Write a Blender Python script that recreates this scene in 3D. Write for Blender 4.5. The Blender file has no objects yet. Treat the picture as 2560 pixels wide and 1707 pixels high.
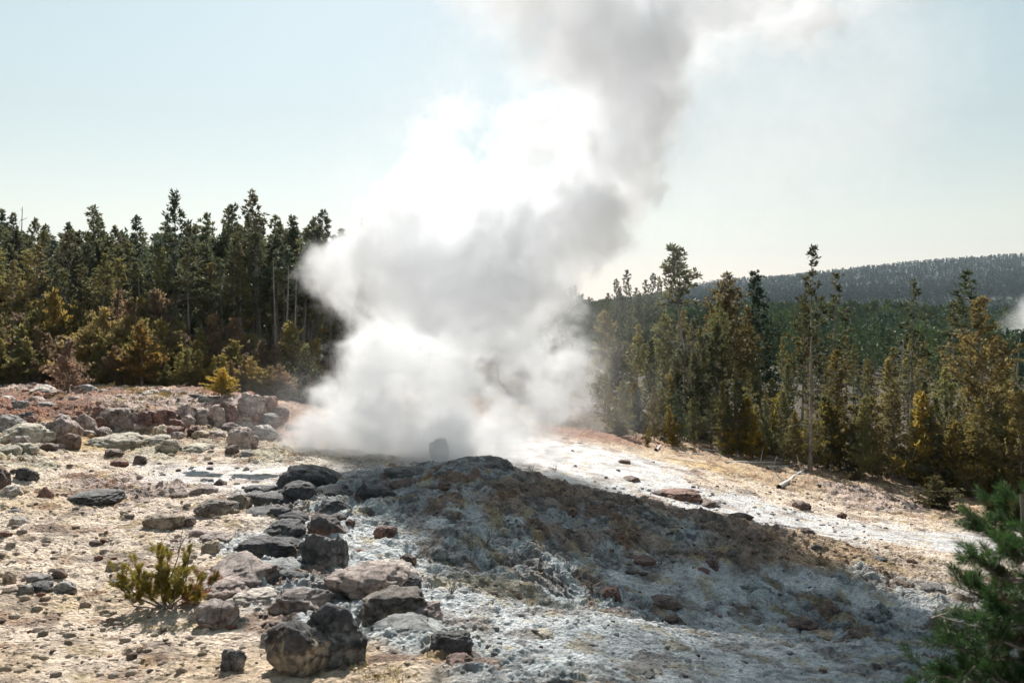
import bpy, bmesh, math, random
import numpy as np
from mathutils import Vector, noise as mnoise

S = bpy.context.scene
COL = S.collection
R = math.radians
random.seed(7)

# ------------------------------------------------------------------ camera, sky, sun, exposure
F, CX, CY = 1991.0, 1280.0, 853.5            # focal length and centre in photo pixels (2560 wide)
cam = bpy.data.cameras.new('camera')
camo = bpy.data.objects.new('camera', cam); COL.objects.link(camo)
cam.lens = 28.0; cam.sensor_width = 36.0
cam.clip_start = 0.1; cam.clip_end = 6000
cam.dof.use_dof = True; cam.dof.focus_distance = 30.0; cam.dof.aperture_fstop = 2.8
camo.location = (0, 0, 0); camo.rotation_euler = (R(90), 0, 0)
S.camera = camo

SUN_EL, SUN_AZ = R(40), R(-9)
w = bpy.data.worlds.new('World'); S.world = w; w.use_nodes = True
nt = w.node_tree
sky = nt.nodes.new('ShaderNodeTexSky'); sky.sky_type = 'NISHITA'; sky.sun_disc = False
sky.sun_elevation = SUN_EL; sky.sun_rotation = SUN_AZ
sky.air_density = 2.0; sky.dust_density = 0.35; sky.ozone_density = 1.0
hsv = nt.nodes.new('ShaderNodeHueSaturation'); hsv.inputs['Saturation'].default_value = 0.55; hsv.inputs['Hue'].default_value = 0.465
nt.links.new(sky.outputs[0], hsv.inputs['Color'])
tint = nt.nodes.new('ShaderNodeMix'); tint.data_type = 'RGBA'; tint.blend_type = 'MULTIPLY'; tint.inputs[0].default_value = 1
tint.inputs[7].default_value = (.95, .98, 1.03, 1)
nt.links.new(hsv.outputs[0], tint.inputs[6]); nt.links.new(tint.outputs[2], nt.nodes['Background'].inputs[0])
nt.nodes['Background'].inputs[1].default_value = 0.0365
sl = bpy.data.lights.new('sun', 'SUN'); sl.energy = 3.7; sl.angle = R(0.53); sl.color = (1.0, 0.95, 0.88)
so = bpy.data.objects.new('sun', sl); COL.objects.link(so)
so.rotation_euler = Vector((math.sin(SUN_AZ) * math.cos(SUN_EL), math.cos(SUN_AZ) * math.cos(SUN_EL), math.sin(SUN_EL))).to_track_quat('Z', 'Y').to_euler()
S.view_settings.view_transform = 'Standard'; S.view_settings.look = 'None'
S.view_settings.exposure = 1.42; S.view_settings.gamma = 1.0
S.render.engine = 'CYCLES'
c = S.cycles
c.use_adaptive_sampling = True; c.adaptive_threshold = 0.02
c.use_denoising = True
c.max_bounces = 18; c.diffuse_bounces = 3; c.glossy_bounces = 2; c.transmission_bounces = 4
c.volume_bounces = 16; c.transparent_max_bounces = 8
c.volume_step_rate = 2.0; c.volume_max_steps = 512
c.caustics_reflective = False; c.caustics_refractive = False

# ------------------------------------------------------------------ numpy noise
def h2(ix, iy, s):
    h = (ix.astype(np.int64) * 374761393 + iy.astype(np.int64) * 668265263 + s * 974634777) & 0xffffffff
    h = ((h ^ (h >> 13)) * 1274126177) & 0xffffffff
    h = ((h ^ (h >> 16)) * 2246822519) & 0xffffffff
    return (h ^ (h >> 15)) & 0xffffffff
def hf(ix, iy, s): return h2(ix, iy, s) / 4294967295.0
def gnoise(x, y, s=0):
    ix = np.floor(x); iy = np.floor(y); fx = x - ix; fy = y - iy
    a = fx * fx * fx * (fx * (fx * 6 - 15) + 10); b = fy * fy * fy * (fy * (fy * 6 - 15) + 10)
    def g(dx, dy):
        t = hf(ix + dx, iy + dy, s) * 6.2831853
        return np.cos(t) * (fx - dx) + np.sin(t) * (fy - dy)
    n0 = g(0, 0) * (1 - a) + g(1, 0) * a; n1 = g(0, 1) * (1 - a) + g(1, 1) * a
    return (n0 * (1 - b) + n1 * b) * 1.5
def fbm(x, y, o=4, s=0, gain=.5):
    r = 0; am = 1; f = 1.0
    for i in range(o):
        r = r + am * gnoise(x * f + i * 17.3, y * f - i * 9.1, s + i); am *= gain; f *= 2.03
    return r
def ridged(x, y, o=4, s=0):
    r = 0; am = 1; f = 1.0
    for i in range(o):
        r = r + am * (1 - np.abs(gnoise(x * f + i * 7.7, y * f + i * 3.3, s + i)) * 2); am *= .5; f *= 2.05
    return r
def worley(x, y, s=0):
    ix = np.floor(x); iy = np.floor(y)
    d1 = np.full(x.shape, 9.0); d2 = d1.copy(); cid = np.zeros(x.shape)
    for dx in (-1, 0, 1):
        for dy in (-1, 0, 1):
            jx = ix + dx; jy = iy + dy
            px = jx + hf(jx, jy, s); py = jy + hf(jx, jy, s + 5)
            d = np.hypot(px - x, py - y); n = d < d1
            d2 = np.where(n, d1, np.minimum(d2, d)); cid = np.where(n, hf(jx, jy, s + 9), cid); d1 = np.where(n, d, d1)
    return d1, d2, cid
def sst(a, b, x):
    t = np.clip((x - a) / (b - a), 0, 1); return t * t * (3 - 2 * t)

# ------------------------------------------------------------------ terrain: heights from surveyed points (bearing, distance, drop)
NEAR = [(1.5, 853 + 1991 * 1.9), (3, 2750), (6, 2080)]
COLS = {
 -600: [(10,1690),(13,1535),(16,1400),(20,1260),(24,1165),(27,1115),(30,1080),(34,1035),(40,995),(48,960),(55,940),(75,905),(110,850),(140,760),(250,700),(2000,720),(3600,760)],
 0: [(10,1690),(13,1535),(16,1400),(20,1262),(24,1168),(27,1122),(30,1088),(32,1062),(34,1040),(40,1000),(48,965),(55,945),(75,912),(110,855),(140,765),(250,710),(2000,720),(3600,760)],
 300: [(10,1690),(13,1545),(16,1420),(20,1292),(24,1205),(28,1145),(31,1107),(33,1086),(34.5,1024),(37,1004),(44,975),(52,955),(75,915),(110,855),(140,765),(250,710),(2000,720),(3600,760)],
 640: [(10,1690),(12.5,1570),(16,1415),(20,1292),(25,1203),(29,1150),(34,1110),(36,1092),(37.5,1024),(42,1002),(52,975),(75,930),(110,865),(140,775),(250,720),(2000,730),(3600,760)],
 900: [(10,1680),(13,1540),(16,1430),(19.5,1312),(22.5,1235),(24.5,1208),(32,1145),(45,1050),(60,1000),(80,940),(110,880),(150,780),(250,740),(2000,760),(3600,780)],
 1180: [(10,1690),(13,1555),(17,1440),(19,1330),(22,1225),(24.5,1160),(26.5,1182),(33,1150),(45,1055),(60,1005),(80,960),(120,880),(150,830),(250,790),(2000,790),(3600,790)],
 1500: [(10,1710),(13,1560),(13.8,1545),(15,1553),(17.6,1500),(19.5,1395),(22.3,1275),(24.5,1232),(27,1243),(33,1182),(38,1130),(45,1100),(55,1068),(70,1020),(90,960),(130,890),(250,850),(800,812),(2000,778),(3600,780)],
 1750: [(10,1740),(13,1610),(14,1588),(15.2,1594),(17.6,1535),(19.5,1440),(21.8,1340),(23.6,1287),(26.5,1293),(32,1225),(36,1185),(42,1155),(48,1135),(60,1080),(90,980),(130,910),(250,850),(800,800),(2000,716),(3600,725)],
 2000: [(10,1760),(13,1640),(14.2,1615),(15.5,1620),(17.8,1560),(19.8,1460),(22,1375),(23.6,1340),(27,1334),(31,1290),(35,1245),(40,1205),(46,1172),(60,1100),(90,1000),(130,930),(250,850),(800,790),(2000,694),(3600,700)],
 2300: [(10,1790),(13,1665),(14.3,1640),(15.5,1642),(18,1550),(21,1450),(24,1388),(28,1345),(31,1315),(34,1290),(38,1262),(42,1235),(60,1130),(90,1020),(130,950),(250,860),(800,790),(2000,661),(3600,675)],
 2560: [(10,1800),(13,1690),(14.3,1660),(15.5,1662),(18,1575),(21,1475),(24,1415),(28,1375),(31,1345),(34,1312),(38,1280),(42,1250),(60,1140),(90,1030),(130,960),(250,865),(800,790),(2000,644),(3600,655)],
 3200: [(10,1820),(13,1710),(18,1600),(24,1440),(31,1370),(42,1270),(60,1160),(90,1050),(130,970),(250,865),(800,790),(2000,625),(3600,640)],
}
_pts = []
for _px, _l in COLS.items():
    for _Y, _py in NEAR + _l: _pts.append(((_px - CX) / F, math.log(_Y), -(_py - CY) / F))
_pts = np.array(_pts)
_SU, _SV = 1.0, 0.6
def _phi(du, dv): return np.sqrt(du * du * _SU + dv * dv * _SV + 0.0006)
def _fit():
    P = _pts; n = len(P)
    A = np.zeros((n + 3, n + 3))
    A[:n, :n] = _phi(P[:, None, 0] - P[None, :, 0], P[:, None, 1] - P[None, :, 1]) - 0.0008 * np.eye(n)
    A[:n, n] = 1; A[:n, n + 1] = P[:, 0]; A[:n, n + 2] = P[:, 1]; A[n:, :n] = A[:n, n:].T
    b = np.zeros(n + 3); b[:n] = P[:, 2]
    return np.linalg.solve(A, b)
_W = _fit()
def base_h(x, y):
    x = np.asarray(x, float); y = np.asarray(y, float)
    yy = np.clip(y, 1.5, 3700); u = np.clip(x / yy, -.98, .98); v = np.log(yy)
    out = np.zeros(x.shape); fl = out.reshape(-1); uf = u.reshape(-1); vf = v.reshape(-1); n = len(_pts)
    for i in range(0, len(fl), 60000):
        s = slice(i, i + 60000)
        k = _phi(uf[s, None] - _pts[None, :, 0], vf[s, None] - _pts[None, :, 1])
        fl[s] = k @ _W[:n] + _W[n] + _W[n + 1] * uf[s] + _W[n + 2] * vf[s]
    return fl.reshape(x.shape) * yy
def ray_base(px, py, y0=4., y1=140.):
    """distance at which the sight line through a photo pixel meets the smooth ground"""
    ys = np.exp(np.linspace(math.log(y0), math.log(y1), 500))
    u = (px - CX) / F; t = -(py - CY) / F
    d = base_h(u * ys, ys) - t * ys
    i = np.nonzero(d > 0)[0]
    return float(ys[i[0]]) if len(i) else 60.0

# mineral zones: photo pixel -> (colour, wetness, roughness of the relief)
ZC = {
 'cream': ((.65,.54,.435), .05, .5), 'sand': ((.57,.45,.325), .0, .55), 'ochre': ((.52,.37,.18), .0, .6), 'rust': ((.29,.13,.075), .0, 1.0),
 'pink': ((.46,.36,.315), .0, 1.0), 'olive': ((.47,.425,.33), .0, .9), 'gray': ((.46,.505,.52), .25, 1.0), 'pale': ((.58,.615,.63), .2, .7),  # mound greys (dgray too): grey sinter, extra blue painted in for plume shade
 'white': ((.56,.56,.565), .6, .14), 'brown': ((.33,.25,.20), .1, 1.0), 'tan': ((.44,.32,.21), .0, .8), 'red': ((.30,.15,.09), .0, .9),
 'dark': ((.07,.05,.03), .0, .8), 'dgray': ((.35,.37,.38), .2, 1.0), 'wet': ((.46,.445,.44), .8, .06),
}
ZP = [
 (0,1690,'sand'),(250,1680,'cream'),(480,1690,'sand'),(60,1600,'cream'),(300,1590,'cream'),(150,1520,'sand'),(30,1440,'cream'),(350,1500,'sand'),(520,1600,'cream'),(620,1690,'sand'),
 (150,1380,'cream'),(330,1360,'cream'),(60,1330,'cream'),(250,1290,'cream'),(120,1260,'sand'),(470,1420,'cream'),(480,1260,'cream'),(560,1320,'cream'),(600,1380,'pale'),
 (250,1215,'pink'),(350,1235,'pink'),(100,1210,'cream'),(450,1225,'pink'),(520,1215,'wet'),(600,1195,'wet'),(460,1195,'wet'),(300,1185,'cream'),(180,1160,'cream'),
 (60,1150,'olive'),(250,1110,'ochre'),(400,1135,'olive'),(500,1140,'cream'),(330,1100,'olive'),(200,1095,'ochre'),(560,1100,'olive'),(650,1140,'olive'),
 (20,1050,'rust'),(150,1030,'rust'),(300,1020,'pink'),(450,1015,'pink'),(600,1010,'pink'),(350,1060,'red'),(500,1070,'red'),(660,1060,'red'),(60,1000,'rust'),(250,985,'rust'),(400,995,'pink'),(550,985,'rust'),(100,965,'pink'),(300,965,'sand'),(650,985,'dark'),
 (100,930,'dark'),(300,930,'dark'),(500,930,'dark'),(650,945,'dark'),
 (700,1250,'dgray'),(800,1220,'dgray'),(950,1210,'dgray'),(1100,1180,'dgray'),(1200,1175,'dgray'),(760,1420,'gray'),(700,1470,'gray'),(880,1360,'pale'),(900,1420,'pale'),(980,1260,'gray'),(1000,1330,'pale'),(1100,1250,'dgray'),(900,1290,'gray'),
 (1200,1230,'dgray'),(1300,1230,'brown'),(1400,1240,'brown'),(1500,1245,'brown'),(1150,1290,'gray'),(1250,1280,'brown'),(1300,1330,'gray'),(1400,1300,'dgray'),(1500,1300,'dgray'),(1430,1350,'brown'),(1550,1350,'brown'),
 (1620,1260,'brown'),(1700,1290,'brown'),(1700,1330,'gray'),(1800,1330,'brown'),(1900,1350,'brown'),(1700,1380,'brown'),(1850,1400,'brown'),(2000,1390,'tan'),(2100,1400,'tan'),(2200,1420,'tan'),
 (1200,1400,'gray'),(1350,1400,'gray'),(1500,1420,'gray'),(1600,1450,'pale'),(1750,1450,'pale'),(1250,1480,'olive'),(1400,1480,'gray'),(1550,1500,'gray'),(1750,1530,'pale'),(1900,1500,'gray'),(2000,1460,'pale'),(2150,1460,'gray'),(2200,1520,'pale'),(2050,1560,'dgray'),(2250,1590,'gray'),(1900,1590,'pale'),
 (1150,1530,'pale'),(1300,1560,'pale'),(1450,1600,'pale'),(1600,1630,'pale'),(1250,1640,'gray'),(1400,1680,'gray'),(1750,1680,'pale'),(1900,1650,'pale'),(2100,1680,'pale'),(1100,1690,'dgray'),(960,1680,'sand'),(900,1560,'gray'),(1050,1600,'gray'),(860,1690,'sand'),(2300,1690,'gray'),(2500,1690,'gray'),(1700,1600,'pale'),
 (1420,1135,'white'),(1550,1170,'white'),(1500,1210,'white'),(1400,1190,'white'),(1650,1200,'white'),(1750,1250,'white'),(1850,1250,'white'),(1650,1235,'white'),(1900,1290,'white'),(2000,1300,'white'),(2200,1330,'white'),(2350,1355,'white'),(2500,1365,'white'),(2000,1262,'cream'),(2150,1295,'cream'),(2350,1320,'cream'),(2250,1370,'cream'),(2400,1400,'cream'),(2080,1330,'white'),(1950,1312,'white'),(2120,1345,'white'),(2280,1350,'white'),(2430,1364,'white'),(1800,1268,'white'),(1720,1225,'white'),(1480,1150,'white'),(1600,1190,'white'),(1460,1220,'white'),(560,1200,'wet'),(2050,1318,'white'),(2180,1340,'white'),(2340,1345,'white'),(1880,1275,'white'),(1560,1150,'white'),(1680,1215,'white'),(1780,1240,'white'),(2400,1372,'white'),(640,1190,'wet'),(500,1200,'wet'),
 (1480,1095,'red'),(1600,1105,'red'),(1700,1130,'tan'),(1800,1175,'ochre'),(1900,1200,'tan'),(2000,1215,'tan'),(2100,1225,'pink'),(2250,1265,'pink'),(2400,1300,'tan'),(1650,1140,'sand'),(1780,1210,'cream'),(1900,1228,'cream'),(1950,1185,'tan'),(2150,1205,'tan'),(2350,1260,'tan'),(1500,1075,'dark'),(1700,1105,'tan'),
 (1600,1050,'dark'),(1800,1100,'dark'),(2000,1140,'dark'),(2200,1170,'dark'),(2450,1210,'dark'),
]
_zu, _zv, _zc = [], [], []
for _px, _py, _n in ZP:
    _Y = ray_base(_px, _py); _zu.append((_px - CX) / F); _zv.append(math.log(_Y))
    (_r, _g, _b), _w, _q = ZC[_n]; _zc.append((_r, _g, _b, _w, _q))
for _px in range(-600, 3300, 300):
    for _Y in (90, 140, 300, 900, 2500): _zu.append((_px - CX) / F); _zv.append(math.log(_Y)); _zc.append((.06, .05, .03, 0, .6))
_zu, _zv, _zc = map(np.array, (_zu, _zv, _zc))
def zones(x, y):
    sh = x.shape; xf = x.reshape(-1); yf = np.maximum(y.reshape(-1), 1.5)
    w1 = fbm(xf * .5, yf * .5, 4, 31) ; w2 = fbm(xf * .5 + 40, yf * .5, 4, 57)
    u = xf / yf + w1 * .55 / yf; v = np.log(yf) + w2 * .8 / yf
    out = np.zeros((len(xf), 5))
    for i in range(0, len(xf), 40000):
        s = slice(i, i + 40000)
        d = (u[s, None] - _zu) ** 2 + .8 * (v[s, None] - _zv) ** 2 + 1.5e-4
        k = d ** -2.0
        out[s] = (k @ _zc) / k.sum(1, keepdims=True)
    return out.reshape(sh + (5,))
def scales(x, y):
    wx = x + .4 * gnoise(x * 1.3, y * 1.3, 15); wy = y + .5 * gnoise(x * 1.1, y * 1.1, 18)
    return fbm(wx * 1.5 + wy * .4, wy * 2.6, 4, 83)
def relief(x, y, rough):
    """small-scale relief added to the smooth ground"""
    far = 1 + np.clip((y - 40) / 60, 0, 2)
    z = .15 * fbm(x * .5, y * .75, 4, 3) * far
    tt = fbm(x * .35 + 3, y * .5, 4, 11) * 3.2
    z = z + .10 * (np.floor(tt) + sst(.0, .25, tt - np.floor(tt)) - tt)          # low sinter ledges
    z = z + .05 * (ridged(x * 1.1, y * 1.7, 4, 21) - 1.1)
    wx = x + .25 * gnoise(x * 2, y * 2, 5); wy = y + .25 * gnoise(x * 2 + 9, y * 2, 8)
    d1, d2, cid = worley(wx * .9, wy * 1.35, 40)
    z = z + .10 * (cid - .3) * sst(.02, .34, d2 - d1) * (cid > .45)               # slabs of crust standing proud
    d1, d2, cid = worley(wx * 2.3, wy * 3.2, 44)
    z = z + .055 * cid * sst(.03, .36, d2 - d1) * (cid > .35)
    d1, d2, cid = worley(wx * 6.0, wy * 7.5, 48)
    z = z + .026 * cid * sst(.03, .4, d2 - d1) * (cid > .4)
    z = z + .05 * sst(-.2, .45, scales(x, y)) * sst(.85, .98, rough)
    t2 = 1.25 * y + 3.2 * fbm(x * .45, y * .6, 5, 131); f2 = t2 - np.floor(t2)                 # lipped crusts stepping down the slope
    z = z + (.06 + .07 * gnoise(x * .6, y * .6, 141)) * (sst(0, .16, f2) - f2) * sst(.7, .95, rough)
    t3 = 3.1 * y + 3.0 * fbm(x * 1.1 + 7, y * 1.3, 4, 151); f3 = t3 - np.floor(t3)
    z = z + (.03 + .04 * gnoise(x * 1.3, y * 1.3, 161)) * (sst(0, .2, f3) - f3)
    z = z + .024 * fbm(x * 5, y * 7, 3, 71)
    return z * rough * (1 - .4 * sst(16, 11, y))
def ground_h(x, y):
    x = np.atleast_1d(np.asarray(x, float)); y = np.atleast_1d(np.asarray(y, float))
    return base_h(x, y) + relief(x, y, zones(x, y)[..., 4])
def gz(x, y): return float(ground_h([x], [y])[0])
def hit(px, py, y0=4., y1=140.):
    Y = ray_base(px, py, y0, y1); x = (px - CX) / F * Y
    return x, Y, gz(x, Y)
def at(px, Y):
    x = (px - CX) / F * Y
    return x, Y, gz(x, Y)

# ------------------------------------------------------------------ materials
def mat(name):
    m = bpy.data.materials.new(name); m.use_nodes = True
    return m, m.node_tree.nodes, m.node_tree.links.new, m.node_tree.nodes['Principled BSDF']
def nd(N, ty, **k):
    n = N.new(ty)
    for a, b in k.items():
        if a.startswith('i_'): n.inputs[a[2:].replace('_', ' ')].default_value = b
        else: setattr(n, a, b)
    return n
def ramp(N, pts):
    r = N.new('ShaderNodeValToRGB'); e = r.color_ramp.elements
    while len(e) < len(pts): e.new(.5)
    for q, (p, cc) in zip(e, pts): q.position = p; q.color = (*cc, 1) if len(cc) == 3 else cc
    return r
def mul(N, L, a, b, fac=1.0, mode='MULTIPLY'):
    m = N.new('ShaderNodeMix'); m.data_type = 'RGBA'; m.blend_type = mode
    m.inputs[0].default_value = fac
    L(a, m.inputs[6]); L(b, m.inputs[7])
    return m.outputs[2]

def ground_mat():
    m, N, L, B = mat('ground_mineral')
    at_ = nd(N, 'ShaderNodeAttribute', attribute_name='Col'); we = nd(N, 'ShaderNodeAttribute', attribute_name='wet')
    tc = N.new('ShaderNodeTexCoord')
    n1 = nd(N, 'ShaderNodeTexNoise', i_Scale=2.2, i_Detail=9.0, i_Roughness=.68); L(tc.outputs['Object'], n1.inputs['Vector'])
    n2 = nd(N, 'ShaderNodeTexNoise', i_Scale=11.0, i_Detail=8.0, i_Roughness=.75); L(tc.outputs['Object'], n2.inputs['Vector'])
    r1 = ramp(N, [(.32, (.42, .39, .37)), (.45, (.92, .91, .90)), (.56, (1.12, 1.12, 1.12)), (.7, (1.4, 1.38, 1.35))]); L(n1.outputs[0], r1.inputs[0])
    r2 = ramp(N, [(.36, (.34, .31, .29)), (.45, (.97, .96, .95)), (.72, (1.3, 1.3, 1.3))]); L(n2.outputs[0], r2.inputs[0])
    c1 = mul(N, L, at_.outputs['Color'], r1.outputs[0]); c2 = mul(N, L, c1, r2.outputs[0])
    L(c2, B.inputs['Base Color'])
    mr = nd(N, 'ShaderNodeMapRange'); L(we.outputs['Fac'], mr.inputs[0]); mr.inputs[3].default_value = .95; mr.inputs[4].default_value = .38
    L(mr.outputs[0], B.inputs['Roughness'])
    B.inputs['Specular IOR Level'].default_value = .4
    n3 = nd(N, 'ShaderNodeTexNoise', i_Scale=9.0, i_Detail=12.0, i_Roughness=.78); L(tc.outputs['Object'], n3.inputs['Vector'])
    vo = nd(N, 'ShaderNodeTexVoronoi', i_Scale=13.0); vo.feature = 'F1'; L(tc.outputs['Object'], vo.inputs['Vector'])
    pe = nd(N, 'ShaderNodeMapRange'); L(vo.outputs['Distance'], pe.inputs[0]); pe.inputs[1].default_value = .15; pe.inputs[2].default_value = .6; pe.inputs[3].default_value = .45; pe.inputs[4].default_value = 0
    sm = N.new('ShaderNodeMath'); sm.operation = 'ADD'; L(n3.outputs[0], sm.inputs[0]); L(pe.outputs[0], sm.inputs[1])
    bp = nd(N, 'ShaderNodeBump', i_Strength=1.0, i_Distance=.12); L(sm.outputs[0], bp.inputs['Height']); L(bp.outputs[0], B.inputs['Normal'])
    return m
M_GROUND = ground_mat()

def rock_mat():
    m, N, L, B = mat('weathered_rock')
    oi = N.new('ShaderNodeObjectInfo'); tc = N.new('ShaderNodeTexCoord'); cap = nd(N, 'ShaderNodeAttribute', attribute_name='cap')
    mp = N.new('ShaderNodeVectorMath'); mp.operation = 'ADD'; L(tc.outputs['Object'], mp.inputs[0]); L(oi.outputs['Location'], mp.inputs[1])
    geo = N.new('ShaderNodeNewGeometry')
    n1 = nd(N, 'ShaderNodeTexNoise', i_Scale=3.0, i_Detail=9.0, i_Roughness=.7); L(geo.outputs['Position'], n1.inputs['Vector'])
    n2 = nd(N, 'ShaderNodeTexNoise', i_Scale=16.0, i_Detail=7.0, i_Roughness=.75); L(geo.outputs['Position'], n2.inputs['Vector'])
    r1 = ramp(N, [(.33, (.35, .33, .32)), (.48, (.9, .9, .9)), (.6, (1.25, 1.22, 1.2)), (.75, (1.6, 1.55, 1.48))]); L(n1.outputs[0], r1.inputs[0])
    r2 = ramp(N, [(.36, (.4, .38, .36)), (.47, (1, 1, 1)), (.7, (1.35, 1.35, 1.35))]); L(n2.outputs[0], r2.inputs[0])
    a = N.new('ShaderNodeMath'); a.operation = 'MULTIPLY'; L(cap.outputs['Fac'], a.inputs[0]); L(oi.outputs['Alpha'], a.inputs[1])
    dark = N.new('ShaderNodeRGB'); dark.outputs[0].default_value = (.075, .075, .08, 1)
    mx = N.new('ShaderNodeMix'); mx.data_type = 'RGBA'; L(a.outputs[0], mx.inputs[0]); L(oi.outputs['Color'], mx.inputs[6]); L(dark.outputs[0], mx.inputs[7])
    L(mul(N, L, mul(N, L, mx.outputs[2], r1.outputs[0]), r2.outputs[0]), B.inputs['Base Color'])
    B.inputs['Roughness'].default_value = .8; B.inputs['Specular IOR Level'].default_value = .35
    n3 = nd(N, 'ShaderNodeTexNoise', i_Scale=10.0, i_Detail=12.0, i_Roughness=.76); L(geo.outputs['Position'], n3.inputs['Vector'])
    wv = N.new('ShaderNodeVectorMath'); wv.operation = 'MULTIPLY_ADD'; L(n1.outputs[1], wv.inputs[0]); wv.inputs[1].default_value = (.5, .5, .5); L(geo.outputs['Position'], wv.inputs[2])
    vo = nd(N, 'ShaderNodeTexVoronoi', i_Scale=1.9); vo.feature = 'DISTANCE_TO_EDGE'; L(wv.outputs[0], vo.inputs['Vector'])
    ck = nd(N, 'ShaderNodeMapRange'); L(vo.outputs['Distance'], ck.inputs[0]); ck.inputs[2].default_value = .035; ck.inputs[3].default_value = -.9; ck.inputs[4].default_value = 0
    sm = N.new('ShaderNodeMath'); sm.operation = 'ADD'; L(n3.outputs[0], sm.inputs[0]); L(ck.outputs[0], sm.inputs[1])
    bp = nd(N, 'ShaderNodeBump', i_Strength=.9, i_Distance=.07); L(sm.outputs[0], bp.inputs['Height']); L(bp.outputs[0], B.inputs['Normal'])
    return m
M_ROCK = rock_mat()

def foliage_mat(name, trans=.35):
    m, N, L, B = mat(name)
    oi = N.new('ShaderNodeObjectInfo'); geo = N.new('ShaderNodeNewGeometry')
    n1 = nd(N, 'ShaderNodeTexNoise', i_Scale=.9, i_Detail=4.0); L(geo.outputs['Position'], n1.inputs['Vector'])
    r1 = ramp(N, [(.3, (.65, .7, .7)), (.5, (1, 1, 1)), (.7, (1.3, 1.2, 1.0))]); L(n1.outputs[0], r1.inputs[0])
    col = mul(N, L, oi.outputs['Color'], r1.outputs[0])
    L(col, B.inputs['Base Color']); B.inputs['Roughness'].default_value = .6; B.inputs['Specular IOR Level'].default_value = .25
    t = N.new('ShaderNodeBsdfTranslucent'); L(mul(N, L, col, col, 0.0), t.inputs['Color'])
    mx = N.new('ShaderNodeMixShader'); mx.inputs[0].default_value = trans
    L(B.outputs[0], mx.inputs[1]); L(t.outputs[0], mx.inputs[2]); L(mx.outputs[0], N['Material Output'].inputs['Surface'])
    return m
M_NEEDLE = foliage_mat('pine_needles', .5)
def bark_mat(name, ca, cb):
    m, N, L, B = mat(name)
    geo = N.new('ShaderNodeNewGeometry')
    mp = N.new('ShaderNodeMapping'); mp.inputs['Scale'].default_value = (9, 9, 1.6); L(geo.outputs['Position'], mp.inputs[0])
    n1 = nd(N, 'ShaderNodeTexNoise', i_Scale=1.0, i_Detail=6.0, i_Roughness=.65); L(mp.outputs[0], n1.inputs['Vector'])
    r1 = ramp(N, [(.3, ca), (.7, cb)]); L(n1.outputs[0], r1.inputs[0]); L(r1.outputs[0], B.inputs['Base Color'])
    B.inputs['Roughness'].default_value = .9
    bp = nd(N, 'ShaderNodeBump', i_Strength=.5, i_Distance=.03); L(n1.outputs[0], bp.inputs['Height']); L(bp.outputs[0], B.inputs['Normal'])
    return m
M_BARK = bark_mat('pine_bark', (.09, .075, .062), (.28, .24, .2))
M_SNAG = bark_mat('grey_snag_wood', (.13, .115, .10), (.33, .30, .26))
M_DEAD = bark_mat('bleached_wood', (.34, .31, .28), (.62, .58, .52))

# ------------------------------------------------------------------ object helpers
REG = []
def tag(o, label=None, cat=None, group=None, kind=None):
    if label: o['label'] = label
    if cat: o['category'] = cat
    if group: o['group'] = group
    if kind: o['kind'] = kind
    return o
def link(name, me, m=None, parent=None):
    if m is not None and not me.materials: me.materials.append(m)
    o = bpy.data.objects.new(name, me); COL.objects.link(o)
    if parent: o.parent = parent
    return o
def empty(name, loc, rz=0.0, sc=1.0):
    o = bpy.data.objects.new(name, None); COL.objects.link(o)
    o.location = loc; o.rotation_euler = (0, 0, rz); o.scale = (sc, sc, sc); o.empty_display_size = .2
    return o
def np_mesh(name, V, Fq, smooth=False):
    """V n x 3, Fq: list of (m x k) index arrays"""
    me = bpy.data.meshes.new(name)
    V = np.asarray(V, np.float32); me.vertices.add(len(V)); me.vertices.foreach_set('co', V.ravel())
    Fq = [np.asarray(f, np.int32) for f in Fq if len(f)]
    loops = np.concatenate([f.ravel() for f in Fq]); tot = np.concatenate([np.full(len(f), f.shape[1], np.int32) for f in Fq])
    me.loops.add(len(loops)); me.loops.foreach_set('vertex_index', loops)
    st = np.concatenate([[0], np.cumsum(tot)[:-1]]).astype(np.int32)
    me.polygons.add(len(tot)); me.polygons.foreach_set('loop_start', st)
    if smooth: me.polygons.foreach_set('use_smooth', np.ones(len(tot), bool))
    me.update(calc_edges=True); me.validate()
    return me
def grid_mesh(name, X, Y, Z, col=None, wet=None):
    r, k = X.shape; V = np.stack([X, Y, Z], -1).reshape(-1, 3)
    i = np.arange(r * k).reshape(r, k)
    q = np.stack([i[:-1, :-1], i[:-1, 1:], i[1:, 1:], i[1:, :-1]], -1).reshape(-1, 4)
    me = np_mesh(name, V, [q], True)
    if col is not None:
        a = me.attributes.new('Col', 'FLOAT_COLOR', 'POINT'); c4 = np.ones((r * k, 4), np.float32); c4[:, :3] = col.reshape(-1, 3); a.data.foreach_set('color', c4.ravel())
        a = me.attributes.new('wet', 'FLOAT', 'POINT'); a.data.foreach_set('value', wet.reshape(-1).astype(np.float32))
    return me

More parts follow.
